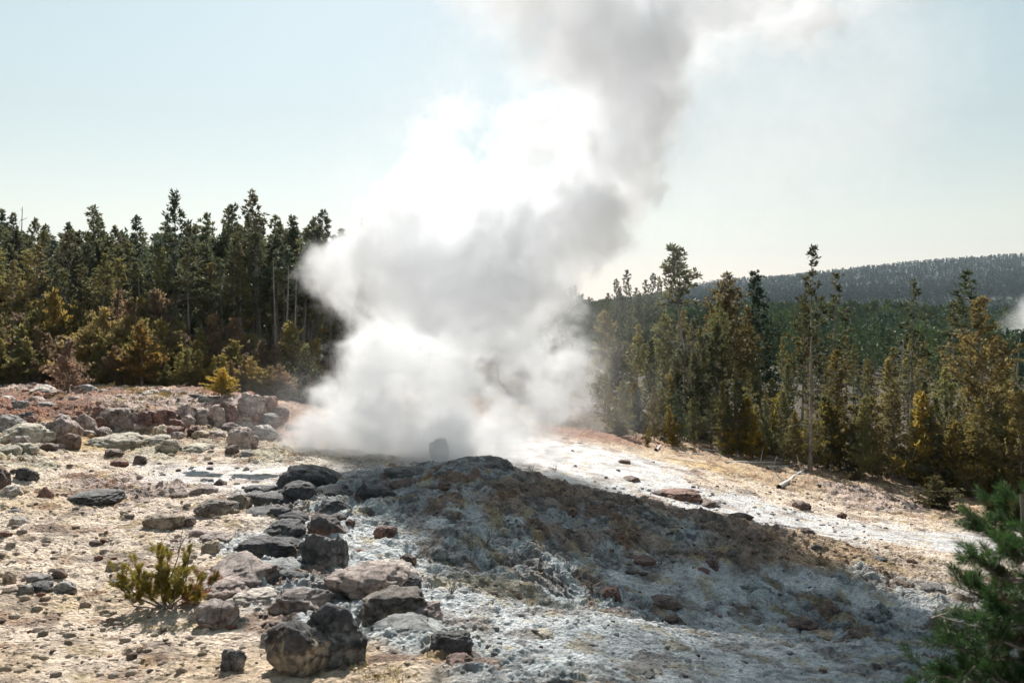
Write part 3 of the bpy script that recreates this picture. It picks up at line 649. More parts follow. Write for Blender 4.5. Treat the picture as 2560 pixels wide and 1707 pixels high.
rubble('gravel', 0, [(860, 2300, 1180, 1560, 600), (1250, 2250, 1220, 1420, 1500), (640, 1250, 1450, 1700, 500), (1400, 2500, 1090, 1330, 280), (1100, 2400, 1540, 1700, 400)], [(.16, .11, .085), (.22, .15, .12), (.27, .25, .24), (.14, .12, .115)], 4, .012, .085)

# ------------------------------------------------------------------ trees
class TB:
    """collects tapered limbs and needle tufts"""
    def __init__(s): s.V = []; s.F = []; s.n = 0; s.T = []
    def tube(s, pts, rad, sides=6):
        pts = np.asarray(pts, float); rings = []
        for i, p in enumerate(pts):
            d = pts[min(i + 1, len(pts) - 1)] - pts[max(i - 1, 0)]; d = d / (np.linalg.norm(d) + 1e-9)
            a = np.cross(d, (0, 0, 1.) if abs(d[2]) < .9 else (1., 0, 0)); a /= np.linalg.norm(a); b = np.cross(d, a)
            t = np.linspace(0, 2 * math.pi, sides, endpoint=False)
            s.V.append(p + rad[i] * (np.cos(t)[:, None] * a + np.sin(t)[:, None] * b)); rings.append(s.n + np.arange(sides)); s.n += sides
        for r0, r1 in zip(rings[:-1], rings[1:]):
            s.F.append(np.stack([r0, np.roll(r0, -1), np.roll(r1, -1), r1], 1))
    def wood(s, name): return np_mesh(name, np.concatenate(s.V), [np.concatenate(s.F)], True)
def tufts_mesh(name, P, D, L, Wd, blades, spread, rng):
    """P, D: tuft positions and directions; each tuft is a handful of narrow kite-shaped needle sprays"""
    n = len(P); P = np.repeat(P, blades, 0); D = np.repeat(D, blades, 0); L = np.repeat(L, blades)
    d = D + rng.normal(size=P.shape) * spread; d /= np.linalg.norm(d, axis=1, keepdims=True)
    sd = np.cross(d, rng.normal(size=P.shape)); sd /= np.linalg.norm(sd, axis=1, keepdims=True) + 1e-9
    l = L * rng.uniform(.7, 1.15, len(P)); wd = l * Wd
    V = np.stack([P, P + d * (l * .5)[:, None] + sd * wd[:, None], P + d * l[:, None], P + d * (l * .5)[:, None] - sd * wd[:, None]], 1).reshape(-1, 3)
    return np_mesh(name, V, [np.arange(len(V)).reshape(-1, 4)])
def tall_pine(seed, H, cb, cw, n=60, top=1.0, tuft=.36, bend=.3, dead=10, blades=6, gap=.0, rad=None):
    """lodgepole: bare straight trunk, dead lower twigs, irregular narrow crown from cb*H up"""
    rng = np.random.default_rng(seed); tb = TB()
    zz = np.linspace(0, H, 9); bx = bend * np.sin(zz / H * rng.uniform(1.5, 3) + rng.uniform(0, 6)); bx -= bx[0]; by = bend * .6 * np.sin(zz / H * 2 + rng.uniform(0, 6)); by -= by[0]
    rad = rad or .0075 * H + .02 * min(1, H / 15)
    tb.tube(np.stack([bx, by, zz - .15], 1), rad * (1.15 - zz / H * 1.05), 7)
    cx = lambda z: np.array((np.interp(z, zz, bx), np.interp(z, zz, by), z))
    P, D, L = [], [], []
    for i in range(dead):
        z = rng.uniform(.12, max(cb, .2) + .1) * H; a = rng.uniform(0, 6.28); l = rng.uniform(.4, 1.3) * cw
        p = cx(z); e = p + np.array((math.cos(a) * l, math.sin(a) * l, rng.uniform(-.4, .25) * l)); m_ = (p + e) / 2 + (0, 0, .1 * l)
        tb.tube([p, m_, e], [.022, .015, .006], 4)
    prof_k = rng.uniform(0, 6, 3)
    for i in range(n):
        t = (i + rng.random()) / n; t = t ** .9; z = H * (cb + (1 - cb) * t)
        if gap and rng.random() < gap: continue
        shape = (1 - t) ** .75 * (.45 + .55 * min(1, t * 5 + .3)) * top + .10
        l = cw * shape * rng.uniform(.55, 1.25) * (1 + .25 * math.sin(prof_k[0] + t * 14))
        a = i * 2.4 + rng.normal() * .5; p = cx(min(z, H * .995)); el = -.15 + .75 * t + rng.normal() * .15
        dr = np.array((math.cos(a) * math.cos(el), math.sin(a) * math.cos(el), math.sin(el)))
        e = p + dr * l + (0, 0, .18 * l); m_ = p + dr * l * .55 - (0, 0, .06 * l)
        tb.tube([p, m_, e], [.012 + .012 * l, .01 + .006 * l, .004], 3)
        k = max(3, int(l / tuft * 3.2))
        for j in range(k):
            s_ = .3 + .7 * (j + rng.random()) / k; q = (1 - s_) ** 2 * p + 2 * s_ * (1 - s_) * m_ + s_ * s_ * e
            q = q + rng.normal(size=3) * .13 * tuft * (1 + l) + np.cross(dr, (0, 0, 1)) * rng.normal() * .2 * l * s_
            P.append(q); D.append(dr * .8 + np.array((0, 0, .55))); L.append(tuft * rng.uniform(.7, 1.2))
    for j in range(5): P.append(cx(H * (1 - .02 * j)) + rng.normal(size=3) * .04); D.append(np.array((0, 0, 1.))); L.append(tuft * 1.1)
    return tb.wood('trunk'), tufts_mesh('crown', np.array(P), np.array(D), np.array(L), .17, blades, .65, rng)
def bushy_pine(seed, H, wdt, n=70, tuft=.26, blades=6, lean=.1, multi=1, irr=.3):
    """young conifer branched to the ground"""
    rng = np.random.default_rng(seed); tb = TB(); P, D, L = [], [], []
    for m in range(multi):
        hh = H * (1 if m == 0 else rng.uniform(.55, .85)); a0 = rng.uniform(0, 6.28); off = 0 if m == 0 else wdt * .5
        ox, oy = off * math.cos(a0), off * math.sin(a0); lx, ly = rng.normal(size=2) * lean * hh
        zz = np.linspace(0, hh, 6); tb.tube(np.stack([ox + lx * (zz / hh) ** 2, oy + ly * (zz / hh) ** 2, zz - .12], 1), (.016 * hh + .012) * (1.1 - zz / hh), 6)
        ph = rng.uniform(0, 6, 2)
        for i in range(n):
            t = (i + rng.random()) / n; z = hh * (.03 + .95 * t)
            l = wdt * ((1 - t) ** .8 + .07) * rng.uniform(1 - irr * 1.6, 1 + irr) * (1 + .3 * math.sin(ph[0] + 9 * t)) * (.75 if m else 1)
            a = i * 2.4 + rng.normal() * .4; el = -.05 + .85 * t + rng.normal() * .2
            dr = np.array((math.cos(a) * math.cos(el), math.sin(a) * math.cos(el), math.sin(el)))
            p = np.array((ox + lx * (z / hh) ** 2, oy + ly * (z / hh) ** 2, z)); e = p + dr * l + (0, 0, .25 * l)
            if e[2] < .05: e[2] = .05
            m_ = (p + e) / 2 - (0, 0, .07 * l); tb.tube([p, m_, e], [.008 + .006 * l, .006, .003], 3)
            k = max(3, int(l / tuft * 3.6))
            for j in range(k):
                s_ = .18 + .82 * (j + rng.random()) / k; q = (1 - s_) ** 2 * p + 2 * s_ * (1 - s_) * m_ + s_ * s_ * e
                q = q + rng.normal(size=3) * .2 * tuft + np.cross(dr, (0, 0, 1)) * rng.normal() * .22 * l * s_
                P.append(q); D.append(dr * .7 + np.array((0, 0, .7))); L.append(tuft * rng.uniform(.7, 1.25))
        P.append(np.array((ox + lx, oy + ly, hh))); D.append(np.array((0, 0, 1.))); L.append(tuft * 1.3)
    return tb.wood('trunk'), tufts_mesh('crown', np.array(P), np.array(D), np.array(L), .17, blades, .6, rng)
def snag(seed, H, n=26, bl=1.1, bend=.25, droop=-.2, lo=.15):
    rng = np.random.default_rng(seed); tb = TB(); zz = np.linspace(0, H, 8)
    bx = bend * np.sin(zz / H * rng.uniform(1.5, 3.4) + rng.uniform(0, 6)); bx -= bx[0]
    tb.tube(np.stack([bx, 0 * zz, zz - .15], 1), (.011 * H + .025) * (1.08 - zz / H * .9), 7); tw = TB()
    for i in range(n):
        z = rng.uniform(lo, .98) * H; a = rng.uniform(0, 6.28); l = bl * rng.uniform(.25, 1.1) * (1.1 - .6 * z / H)
        p = np.array((np.interp(z, zz, bx), 0, z)); el = droop + rng.normal() * .35
        pts = [p]; d = np.array((math.cos(a), math.sin(a), el))
        for k in range(4): d = d + rng.normal(size=3) * .35; d /= np.linalg.norm(d); pts.append(pts[-1] + d * l / 4)
        tw.tube(pts, [.024, .019, .014, .009, .004], 4)
        for k in (2, 3):
            d2 = d + rng.normal(size=3) * .7; d2 /= np.linalg.norm(d2); tw.tube([pts[k], pts[k] + d2 * l * .25], [.01, .004], 3)
    tw.F = [f + tb.n for f in tw.F]; tb.V += tw.V; tb.F += tw.F; tb.n += tw.n
    return tb.wood('dead_tree'), None

TALL = [tall_pine(s, 15, cb, cw, n) for s, cb, cw, n in ((1, .42, 1.5, 62), (2, .5, 1.35, 54), (3, .35, 1.7, 74), (4, .55, 1.5, 48), (5, .46, 1.25, 58), (6, .3, 1.8, 80), (7, .6, 1.6, 44))]
DENSE = [tall_pine(20 + i, 11, .06, cw, 110, tuft=.34, dead=3, bend=.15) for i, cw in enumerate((1.75, 2.1, 1.5, 2.4))]
YOUNG = [bushy_pine(40 + i, 4.0, wd, n, multi=mu, irr=ir) for i, (wd, n, mu, ir) in enumerate(((1.15, 62, 1, .3), (1.5, 60, 2, .35), (.95, 60, 1, .25), (1.8, 56, 3, .4), (1.3, 66, 1, .35), (1.25, 50, 2, .3)))]
SNAG = [snag(60 + i, 11, n, bl) for i, (n, bl) in enumerate(((30, 1.0), (16, .7), (44, 1.4)))]
GREEN = [(.092, .105, .056), (.105, .11, .056), (.08, .10, .063), (.115, .115, .055), (.11, .103, .062)]
OLIVE = [(.19, .175, .066), (.205, .182, .068), (.17, .168, .066), (.21, .175, .068), (.195, .162, .074)]
GOLD = [(.235, .20, .068), (.245, .205, .07), (.22, .198, .068), (.24, .187, .074)]
RUST = [(.235, .165, .10), (.25, .178, .115), (.215, .158, .10)]
def tree(name, protos, H0, x, y, H, tone, words_, where, group, cat='tree', zoff=0., label=None, wide=1.0, mesh=None, px=None, dead=False):
    a, b = mesh or random.choice(protos)
    z = gz(x, y) + zoff; s = H / H0
    if dead:
        o = link(name, a, M_SNAG); o.location = (x, y, z); o.rotation_euler = (0, 0, random.uniform(0, 6.28))
    else: o = empty(name, (x, y, z), random.uniform(0, 6.28))
    o.scale = (s * wide, s * wide, s)
    if not dead:
        link('trunk', a, M_BARK, o)
        cr = link('crown', b, M_NEEDLE, o); cc = random.choice(tone) if isinstance(tone, list) else tuple(t * (1.2 if name == 'young_pine' else 1.05) for t in tone)
        v = random.uniform(.8, 1.2); cr.color = (cc[0] * v, cc[1] * v, cc[2] * v, 1)
    tag(o, label, cat, group)
    if not label: REG.append((words_, where, px if px is not None else x / y * F + CX, o))
    return o
def top_h(px, py, Y):
    """height above its ground that a tree at bearing px and distance Y needs to reach photo row py"""
    x, y, z = at(px, Y); return (CY - py) / F * Y - z
LB = [(-999, 175, 'by the left edge of the frame'), (175, 330, 'left of the tallest'), (330, 520, 'around the tallest on the left'), (520, 660, 'between the tallest and the steam'), (660, 1100, 'right beside the steam')]
RB = [(1100, 1560, 'just right of the steam'), (1560, 1760, 'near the twin tall pines'), (1760, 1960, 'around the spruce-like pine'), (1960, 2120, 'around the sparse-topped tall pine'), (2120, 2330, 'around the gnarled dead tree'), (2330, 3400, 'by the right edge of the frame')]
def zone_of(px, L): return next((w_ for a, b, w_ in L if a <= px < b), L[-1][2])
GL = 'tall pines of the left forest'
# skyline pines of the left forest: bearing, top row, distance, what shows
for px, tp, Y, k, lab in [
 (5,528,66,3,'dark pine whose top is cut by the left edge'), (82,552,72,1,'short dark pine second from the left edge skyline'), (130,566,70,4,'slim pine top right of the bare twiggy snag'), (174,560,74,1,'small pointed pine top, third on the left skyline'),
 (225,522,66,0,'bushy-topped pine standing clear of its neighbours at left'), (253,548,69,3,'lower pine joined to the bushy-topped one'), (294,568,75,1,'low dark pine at the dip of the left skyline'), (359,545,70,4,'pointed pine right of the skyline dip'), (408,560,73,0,'pine filling the gap before the tallest left pine'),
 (449,490,63,6,'tallest left pine, narrow, rising clear above its row'), (480,566,72,1,'low pine just right of the tallest left pine'), (522,540,68,3,'broad dark pine between the two tallest left pines'), (553,524,70,4,'slim pine left of the second tallest'), (585,514,66,5,'full-crowned pine next to the second tallest'), (626,548,74,1,'pine top tucked behind the second tallest'),
 (650,488,64,6,'second tallest left pine with a lopsided top'), (697,544,70,3,'pine just right of the second tallest'), (728,544,67,0,'round-topped pine third from the steam edge'), (776,551,68,1,'dark pine second from the steam edge'), (815,532,66,3,'broad dark pine leaning into the steam'), (899,549,70,0,'pine top peeking out above the steam shoulder'), (1246,575,84,0,'faint pine top showing through thick steam'),
 (40,540,69,2,'full dark pine beside the bare twiggy snag')]:
    x, y, z = at(px, Y)
    tree('pine_tree', None, 15, x, y, top_h(px, tp, Y), GREEN, '', '', GL, label=lab, mesh=TALL[k])
x, y, z = at(45, 70); tree('dead_tree', SNAG, 11, x, y, top_h(45, 512, 70), None, '', '', 'dead trees', label='bare twiggy snag poking above the left skyline', dead=True, wide=.7)
# second and third rows, filling the forest
sk = np.array([(-200,548),(0,548),(130,572),(300,572),(450,556),(650,552),(830,560),(1000,610)])
for row, (Y0, Y1, n, dz) in enumerate(((57, 61, 32, 85), (62, 68, 38, 38), (70, 80, 40, 22))):
    for i in range(n):
        px = -90 + (i + random.uniform(.1, .9)) * 1060 / n; Y = random.uniform(Y0, Y1); x, y, z = at(px, Y)
        tp = np.interp(px, sk[:, 0], sk[:, 1]) + dz * random.uniform(.3, 1.5); H = max(6, top_h(px, tp, Y))
        ol = row == 0 and random.random() < .45
        nm = ('front', 'middle', 'back')[row]
        tree('pine_tree', [TALL[q_] for q_ in (1, 3, 6, 4)] if 370 < px < 800 and row < 2 else TALL, 15, x, y, H, (OLIVE if ol else GREEN), ('olive' if ol else 'dark') + f' {nm}-row left forest pine', zone_of(px, LB), GL, px=px, wide=random.uniform(1.05, 1.45))
for px, tp, Y, lab in [(690,640,58,'pale dead pine with bare limbs left of the steam'), (715,660,57,'bare grey snag close to the steam edge'), (355,690,57,'leaning grey snag with brown twigs at left forest edge'), (600,670,58,'thin dead pine mid left forest'), (735,690,56,'thinnest dead trunk before the steam')]:
    x, y, z = at(px, Y); tree('dead_tree', SNAG, 11, x, y, top_h(px, tp, Y), None, '', '', 'dead trees', label=lab, dead=True)
# saplings in front of the left forest
GS = 'golden saplings before the left forest'
for row, (Y0, Y1, n, h0, h1) in enumerate(((47.5, 49.5, 30, 1.1, 2.6), (50, 53, 34, 2.2, 3.9), (53, 57, 30, 3.2, 5.2))):
    for i in range(n):
        px = -60 + (i + random.uniform(.15, .85)) * 860 / n; Y = random.uniform(Y0, Y1); x, y, z = at(px, Y)
        H = random.uniform(h0, h1) * (1.15 if px < 420 else .9); q = random.random()
        tone, wd = (GOLD, 'golden') if q < .42 else (OLIVE, 'olive green') if q < .78 else (RUST, 'rust brown')
        tree('young_pine', YOUNG, 4, x, y, H, tone, f'{wd} ' + ('front', 'middle', 'back')[row] + '-row left sapling', zone_of(px, LB), GS, px=px, wide=random.uniform(.85, 1.2))
for px, pyf, hp, wd, tone, k, lab in [(555,1000,66,1.7,(.27,.19,.035),1,'low yellow bush at the cliff top'), (605,955,150,.9,(.22,.155,.035),0,'tall golden sapling with twin tips near the steam'), (690,950,140,.8,(.16,.14,.05),2,'slender olive sapling in the falling spray'), (470,930,115,.9,(.08,.085,.03),2,'dark green pointed sapling under the pine trunks'), (140,950,215,1.0,(.17,.125,.035),4,'tallest golden sapling at the far left'), (355,965,150,1.1,(.20,.13,.04),4,'broad golden sapling above the pale boulders'), (170,985,130,1.1,(.19,.13,.09),4,'pinkish brown sapling left of centre group')]:
    x, y, z = hit(px, pyf); tree('young_pine', None, 4, x, y, hp / F * y, tone, '', '', GS, label=lab, mesh=YOUNG[k], wide=wd)

# ---- right forest
GR = 'pines of the right forest'
HERO = [
 (1690,632,1055,tall_pine(201, 15, .72, 1.2, 30, top=1.2, tuft=.4, dead=14, gap=.25), GREEN[3], 1.0, 'umbrella-crowned pine, left of the twin tall pines'),
 (1742,618,1085,tall_pine(202, 15, .68, 1.35, 36, top=1.15, tuft=.42, dead=12, bend=.9, gap=.1), GREEN[1], 1.0, 'pine with curved trunk, right of the twin tall pines'),
 (1808,690,1040,tall_pine(203, 15, .22, 2.6, 110, top=1.1, tuft=.4, dead=10), (.15,.12,.05), 1.05, 'broad brownish olive pine right of the twin pines'),
 (1902,683,1030,tall_pine(204, 15, .08, 2.3, 130, tuft=.36, dead=2), (.026,.045,.024), 1.0, 'dense dark green spruce-like pine'),
 (2026,619,1180,tall_pine(205, 15, .30, 1.35, 44, top=1.1, tuft=.36, dead=26, gap=.3), (.055,.06,.03), 1.0, 'tallest right pine with a sparse wiry top'),
 (2070,690,1120,tall_pine(206, 15, .38, 1.5, 44, tuft=.34, dead=20, gap=.3), (.075,.075,.035), 1.0, 'thin pine right behind the sparse-topped one'),
 (2003,760,1120,tall_pine(207, 15, .5, 1.7, 46, tuft=.36, dead=14), (.09,.08,.025), 1.0, 'olive pine left of the sparse-topped tall pine'),
 (2280,706,1140,tall_pine(208, 15, .32, 1.7, 50, tuft=.36, dead=22, gap=.25), (.06,.065,.03), 1.0, 'gappy pine behind the gnarled dead tree'),
 (2415,688,1160,tall_pine(209, 15, .5, 1.8, 46, tuft=.38, dead=14, gap=.15), (.05,.065,.03), 1.0, 'tall pine with dark tiered top near the right edge'),
 (2465,750,1240,tall_pine(210, 15, .12, 2.3, 100, top=1.15, tuft=.38, dead=12, gap=.08), (.19,.145,.055), 1.0, 'broad orange-brown pine by the right edge'),
 (2370,760,1180,tall_pine(211, 15, .4, 1.6, 44, tuft=.36, dead=18, gap=.25), (.075,.075,.035), 1.0, 'narrow olive pine between the dead tree and orange pine'),
 (2100,880,1180,tall_pine(212, 12, .2, 1.9, 80, tuft=.34, dead=12), (.11,.09,.03), 1.0, 'shaggy olive pine behind the crooked dead trunk'),
 (1860,770,1035,tall_pine(213, 15, .3, 1.6, 70, tuft=.36, dead=12), (.12,.09,.03), 1.0, 'brown-green pine directly behind the pale snag'),
]
def foot(px, pyf): return ray_base(px, pyf, 26., 120.)
for px, tp, ft, mesh, tone, wd, lab in HERO:
    Y = foot(px, ft); x, y, z = at(px, Y); H0 = 12 if 'shaggy' in lab else 15
    tree('pine_tree', None, H0, x, y, top_h(px, tp, Y), tone, '', '', GR, label=lab, mesh=mesh, wide=wd * (1.0 if 'wiry' in lab else 1.22))
for px, tp, ft, mesh, lab in [
 (1838,745,1040,snag(301, 11, 14, .8, .1), 'straight pale snag with no top among the brown pines'),
 (2235,850,1188,snag(302, 11, 60, 2.4, .8, -.05, .25), 'gnarled dead tree with twisted limbs at the bank edge'),
 (2026,940,1168,snag(303, 11, 40, 1.8, .3, -.35, .3), 'crooked dead trunk with drooping bare limbs'),
 (2425,985,1200,snag(304, 11, 16, .7, .15), 'pale broken snag left of the orange-brown pine'),
 (1700,930,1062,snag(305, 11, 30, 2.2, .2, -.5, .2), 'dead trunk with long drooping twigs under the umbrella pine'),
 (2540,820,1000,snag(306, 11, 10, .9, .5), 'thin leaning snag before the far steam')]:
    Y = foot(px, ft); x, y, z = at(px, Y); tree('dead_tree', None, 11, x, y, top_h(px, tp, Y), None, '', '', 'dead trees', label=lab, mesh=mesh, dead=True)
for row, (y0, y1, n, tp0, tp1, kinds) in enumerate(((1092, 1076, 32, 930, 1040, 'mix'), (1072, 1050, 30, 850, 980, 'mix'), (1045, 1010, 28, 800, 920, 'mix'), (1005, 970, 26, 790, 880, 'mix'))):
    for i in range(n):
        px = 1500 + (i + random.uniform(.1, .9)) * 1150 / n
        ft = random.uniform(y1, y0) + (px - 1550) * (.185, .17, .12, .08)[row] ; Y = min(foot(px, ft), 110); x, y, z = at(px, Y)
        tp = random.uniform(tp0, tp1) + (45 if px > 1900 else 0) - (50 if px < 1800 and row else 0); q = random.random(); H = top_h(px, tp, Y)
        tone, wd = (GREEN, 'dark green') if q < .45 else (OLIVE, 'olive') if q < .88 else (GOLD, 'golden brown')
        P_, H0 = (DENSE, 11) if random.random() < (.95, .7, .5, .4)[row] else (TALL, 15)
        tree('pine_tree', P_, H0, x, y, max(3, H), tone, f'{wd} ' + ('bushy' if H0 == 11 else 'bare-trunked') + (' front-row', ' second-row', ' third-row', ' back-row')[row] + ' pine, right forest', zone_of(px, RB), GR, px=px)
GY = 'young yellow-green pines along the right bank'
for px, ft, tp, wd, k, tone, lab in [
 (1850,1145,1000,1.0,0,(.24,.175,.03),'left of the pair of bright young pines on the bank'), (1882,1150,1040,1.2,4,(.22,.165,.03),'right of the pair of bright young pines on the bank'),
 (1680,1118,1020,.95,2,(.22,.16,.03),'lone bright sapling near the steam on the right bank'), (1618,1120,1062,.8,2,(.15,.13,.04),'small thin sapling left of the lone bright one'),
 (1542,1090,1050,1.4,3,(.19,.14,.035),'small round bush closest to the steam at right'), (1730,1105,1010,1.0,4,(.10,.10,.03),'darker sapling behind the lone bright one'),
 (1940,1135,985,1.0,0,(.17,.14,.03),'pointed young pine right of the bright pair'), (1990,1150,1030,.85,2,(.20,.15,.03),'slim yellow young pine before the crooked dead trunk'),
 (2200,1175,1090,.9,2,(.20,.15,.03),'yellow sapling left of the gnarled dead tree'), (2070,1175,1000,1.2,4,(.14,.115,.03),'wide olive young pine behind the crooked dead trunk'),
 (2330,1230,990,.9,0,(.22,.165,.04),'tall orange young pine at the bank right of the dead tree'), (2380,1235,1060,.9,2,(.20,.155,.04),'shorter orange young pine next to the tall orange one'),
 (2290,1200,1080,.9,4,(.18,.125,.03),'dull young pine just right of the gnarled dead tree'), (2450,1250,1080,1.0,2,(.18,.14,.03),'yellowish young pine under the orange-brown pine'),
 (2520,1260,1090,1.1,4,(.12,.10,.03),'olive young pine at the right edge'), (1800,1100,985,.9,2,(.16,.13,.03),'dark yellow sapling at the foot of the pale snag'), (1590,1075,960,.9,0,(.17,.115,.03),'rusty young pine beside the drifting wisps'),
 (2150,1190,1050,1.1,4,(.11,.10,.03),'dark bushy young pine left of the yellow sapling'), (2340,1275,1195,1.6,3,(.10,.09,.04),'low dull bush on the bank at right'), (2140,1205,1178,1.8,3,(.16,.115,.05),'flat brown bush on the pale bank')]:
    Y = foot(px, ft); x, y, z = at(px, Y); tree('young_pine', None, 4, x, y, top_h(px, tp, Y), tone, '', '', GY, label=lab, mesh=YOUNG[k], wide=wd)
# misty pines on the ridge behind the steam
for px, tp, Y, lab in [(1566,678,120,'tallest misty pine on the ridge beside the steam'), (1537,700,124,'thin misty pine, left end of the ridge group'), (1545,720,118,'bare misty pole beside the tallest ridge pine'), (1590,722,122,'short misty pine right of the tallest ridge pine'), (1615,703,126,'misty pine in the middle of the ridge group'), (1637,686,121,'second tallest misty pine, right end of the ridge group'), (1652,705,125,'small misty pine at the right end of the ridge group'), (1520,735,119,'low misty pine nearest to the steam'), (1600,735,116,'low misty pine at the front of the ridge group')]:
    x, y, z = at(px, Y); tree('pine_tree', None, 15, x, y, top_h(px, tp, Y), GREEN, '', '', 'misty pines on the ridge', label=lab, mesh=TALL[3 if 'bare' not in lab else 6], wide=.9)

ORD = ['', 'second', 'third', 'fourth', 'fifth', 'sixth', 'seventh', 'eighth', 'ninth', 'tenth', 'eleventh', 'twelfth', 'thirteenth', 'fourteenth', 'fifteenth']
_g = {}
for wd_, where, px, o in REG + REG0: _g.setdefault((wd_, where), []).append((px, o))
for (wd_, where), l in _g.items():
    l.sort(key=lambda t: t[0])
    for i, (px, o) in enumerate(l):
        o['label'] = f'{wd_}, {where}' if len(l) == 1 else f'{(ORD[i] + " ").lstrip()}{"leftmost " if i == 0 else ""}{wd_}, {where}'

# the far wooded slope: one mass
def far_forest():
    rng = np.random.default_rng(9)
    leafy = []
    for k in range(5):
        q = tall_pine(400 + k, 1.0, (.2, .3, .1, .35, .25)[k], .15, 34, tuft=.075, dead=0, bend=.01, blades=4)[1]
        a_ = np.zeros(len(q.vertices) * 3, np.float32); q.vertices.foreach_get('co', a_); leafy.append((a_.reshape(-1, 3), np.arange(len(a_) // 3).reshape(-1, 4)))
    loose = []
    for k in range(5):
        q = tall_pine(450 + k, 1.0, (.2, .3, .1, .35, .25)[k], .17, 11, tuft=.17, dead=0, bend=.01, blades=2)[1]
        a_ = np.zeros(len(q.vertices) * 3, np.float32); q.vertices.foreach_get('co', a_); a_ = a_.reshape(-1, 4, 3); c_ = a_.mean(1, keepdims=True); a_ = c_ + (a_ - c_) * 1.25
        loose.append((a_.reshape(-1, 3), np.arange(a_.shape[0] * 4).reshape(-1, 4)))
    Vs, Fs, Cs, n, F4 = [], [], [], 0, []
    pts = []
    for (p0, p1, Y0, Y1, num, h0, h1) in ((1450, 2750, 115, 220, 1000, 4.5, 9), (1480, 2900, 220, 520, 2600, 7, 11), (1480, 3000, 520, 1200, 4500, 8, 12), (1500, 3000, 1100, 2060, 17000, 4, 12), (-150, 1150, 84, 150, 420, 9, 13), (900, 1500, 100, 300, 200, 7, 11)):
        pp = rng.uniform(p0, p1, num); yy = Y0 * (Y1 / Y0) ** rng.random(num)
        pts += list(zip(pp, yy, rng.uniform(h0, h1, num)))
    pts = np.array(pts); X = (pts[:, 0] - CX) / F * pts[:, 1]; Z = base_h(X, pts[:, 1]) - .4
    Z = Z + np.where(pts[:, 1] > 198, 3 * fbm(X * .012, pts[:, 1] * .012, 3, 5) - .3, 0)
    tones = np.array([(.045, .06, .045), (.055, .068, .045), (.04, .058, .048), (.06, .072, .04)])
    for (px, y, h), x, z in zip(pts, X, Z):
        v, f = leafy[rng.integers(5)] if y < 330 else loose[rng.integers(5)]; a = rng.uniform(0, 6.28); ca, sa = math.cos(a), math.sin(a)
        q = np.stack([v[:, 0] * ca - v[:, 1] * sa, v[:, 0] * sa + v[:, 1] * ca, v[:, 2]], 1) * h + (x, y, z)
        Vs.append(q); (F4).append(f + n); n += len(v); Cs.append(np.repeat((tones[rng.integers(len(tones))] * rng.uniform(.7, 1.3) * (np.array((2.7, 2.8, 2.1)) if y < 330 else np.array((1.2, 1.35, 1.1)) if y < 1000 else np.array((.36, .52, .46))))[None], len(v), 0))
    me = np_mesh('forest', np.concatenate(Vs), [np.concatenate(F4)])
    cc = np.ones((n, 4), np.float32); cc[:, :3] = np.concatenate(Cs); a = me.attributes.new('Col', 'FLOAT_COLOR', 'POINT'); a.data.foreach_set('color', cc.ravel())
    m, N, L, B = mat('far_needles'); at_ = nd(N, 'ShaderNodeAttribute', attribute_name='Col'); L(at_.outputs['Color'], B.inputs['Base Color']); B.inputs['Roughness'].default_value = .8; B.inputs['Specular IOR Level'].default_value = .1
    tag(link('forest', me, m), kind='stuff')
far_forest()

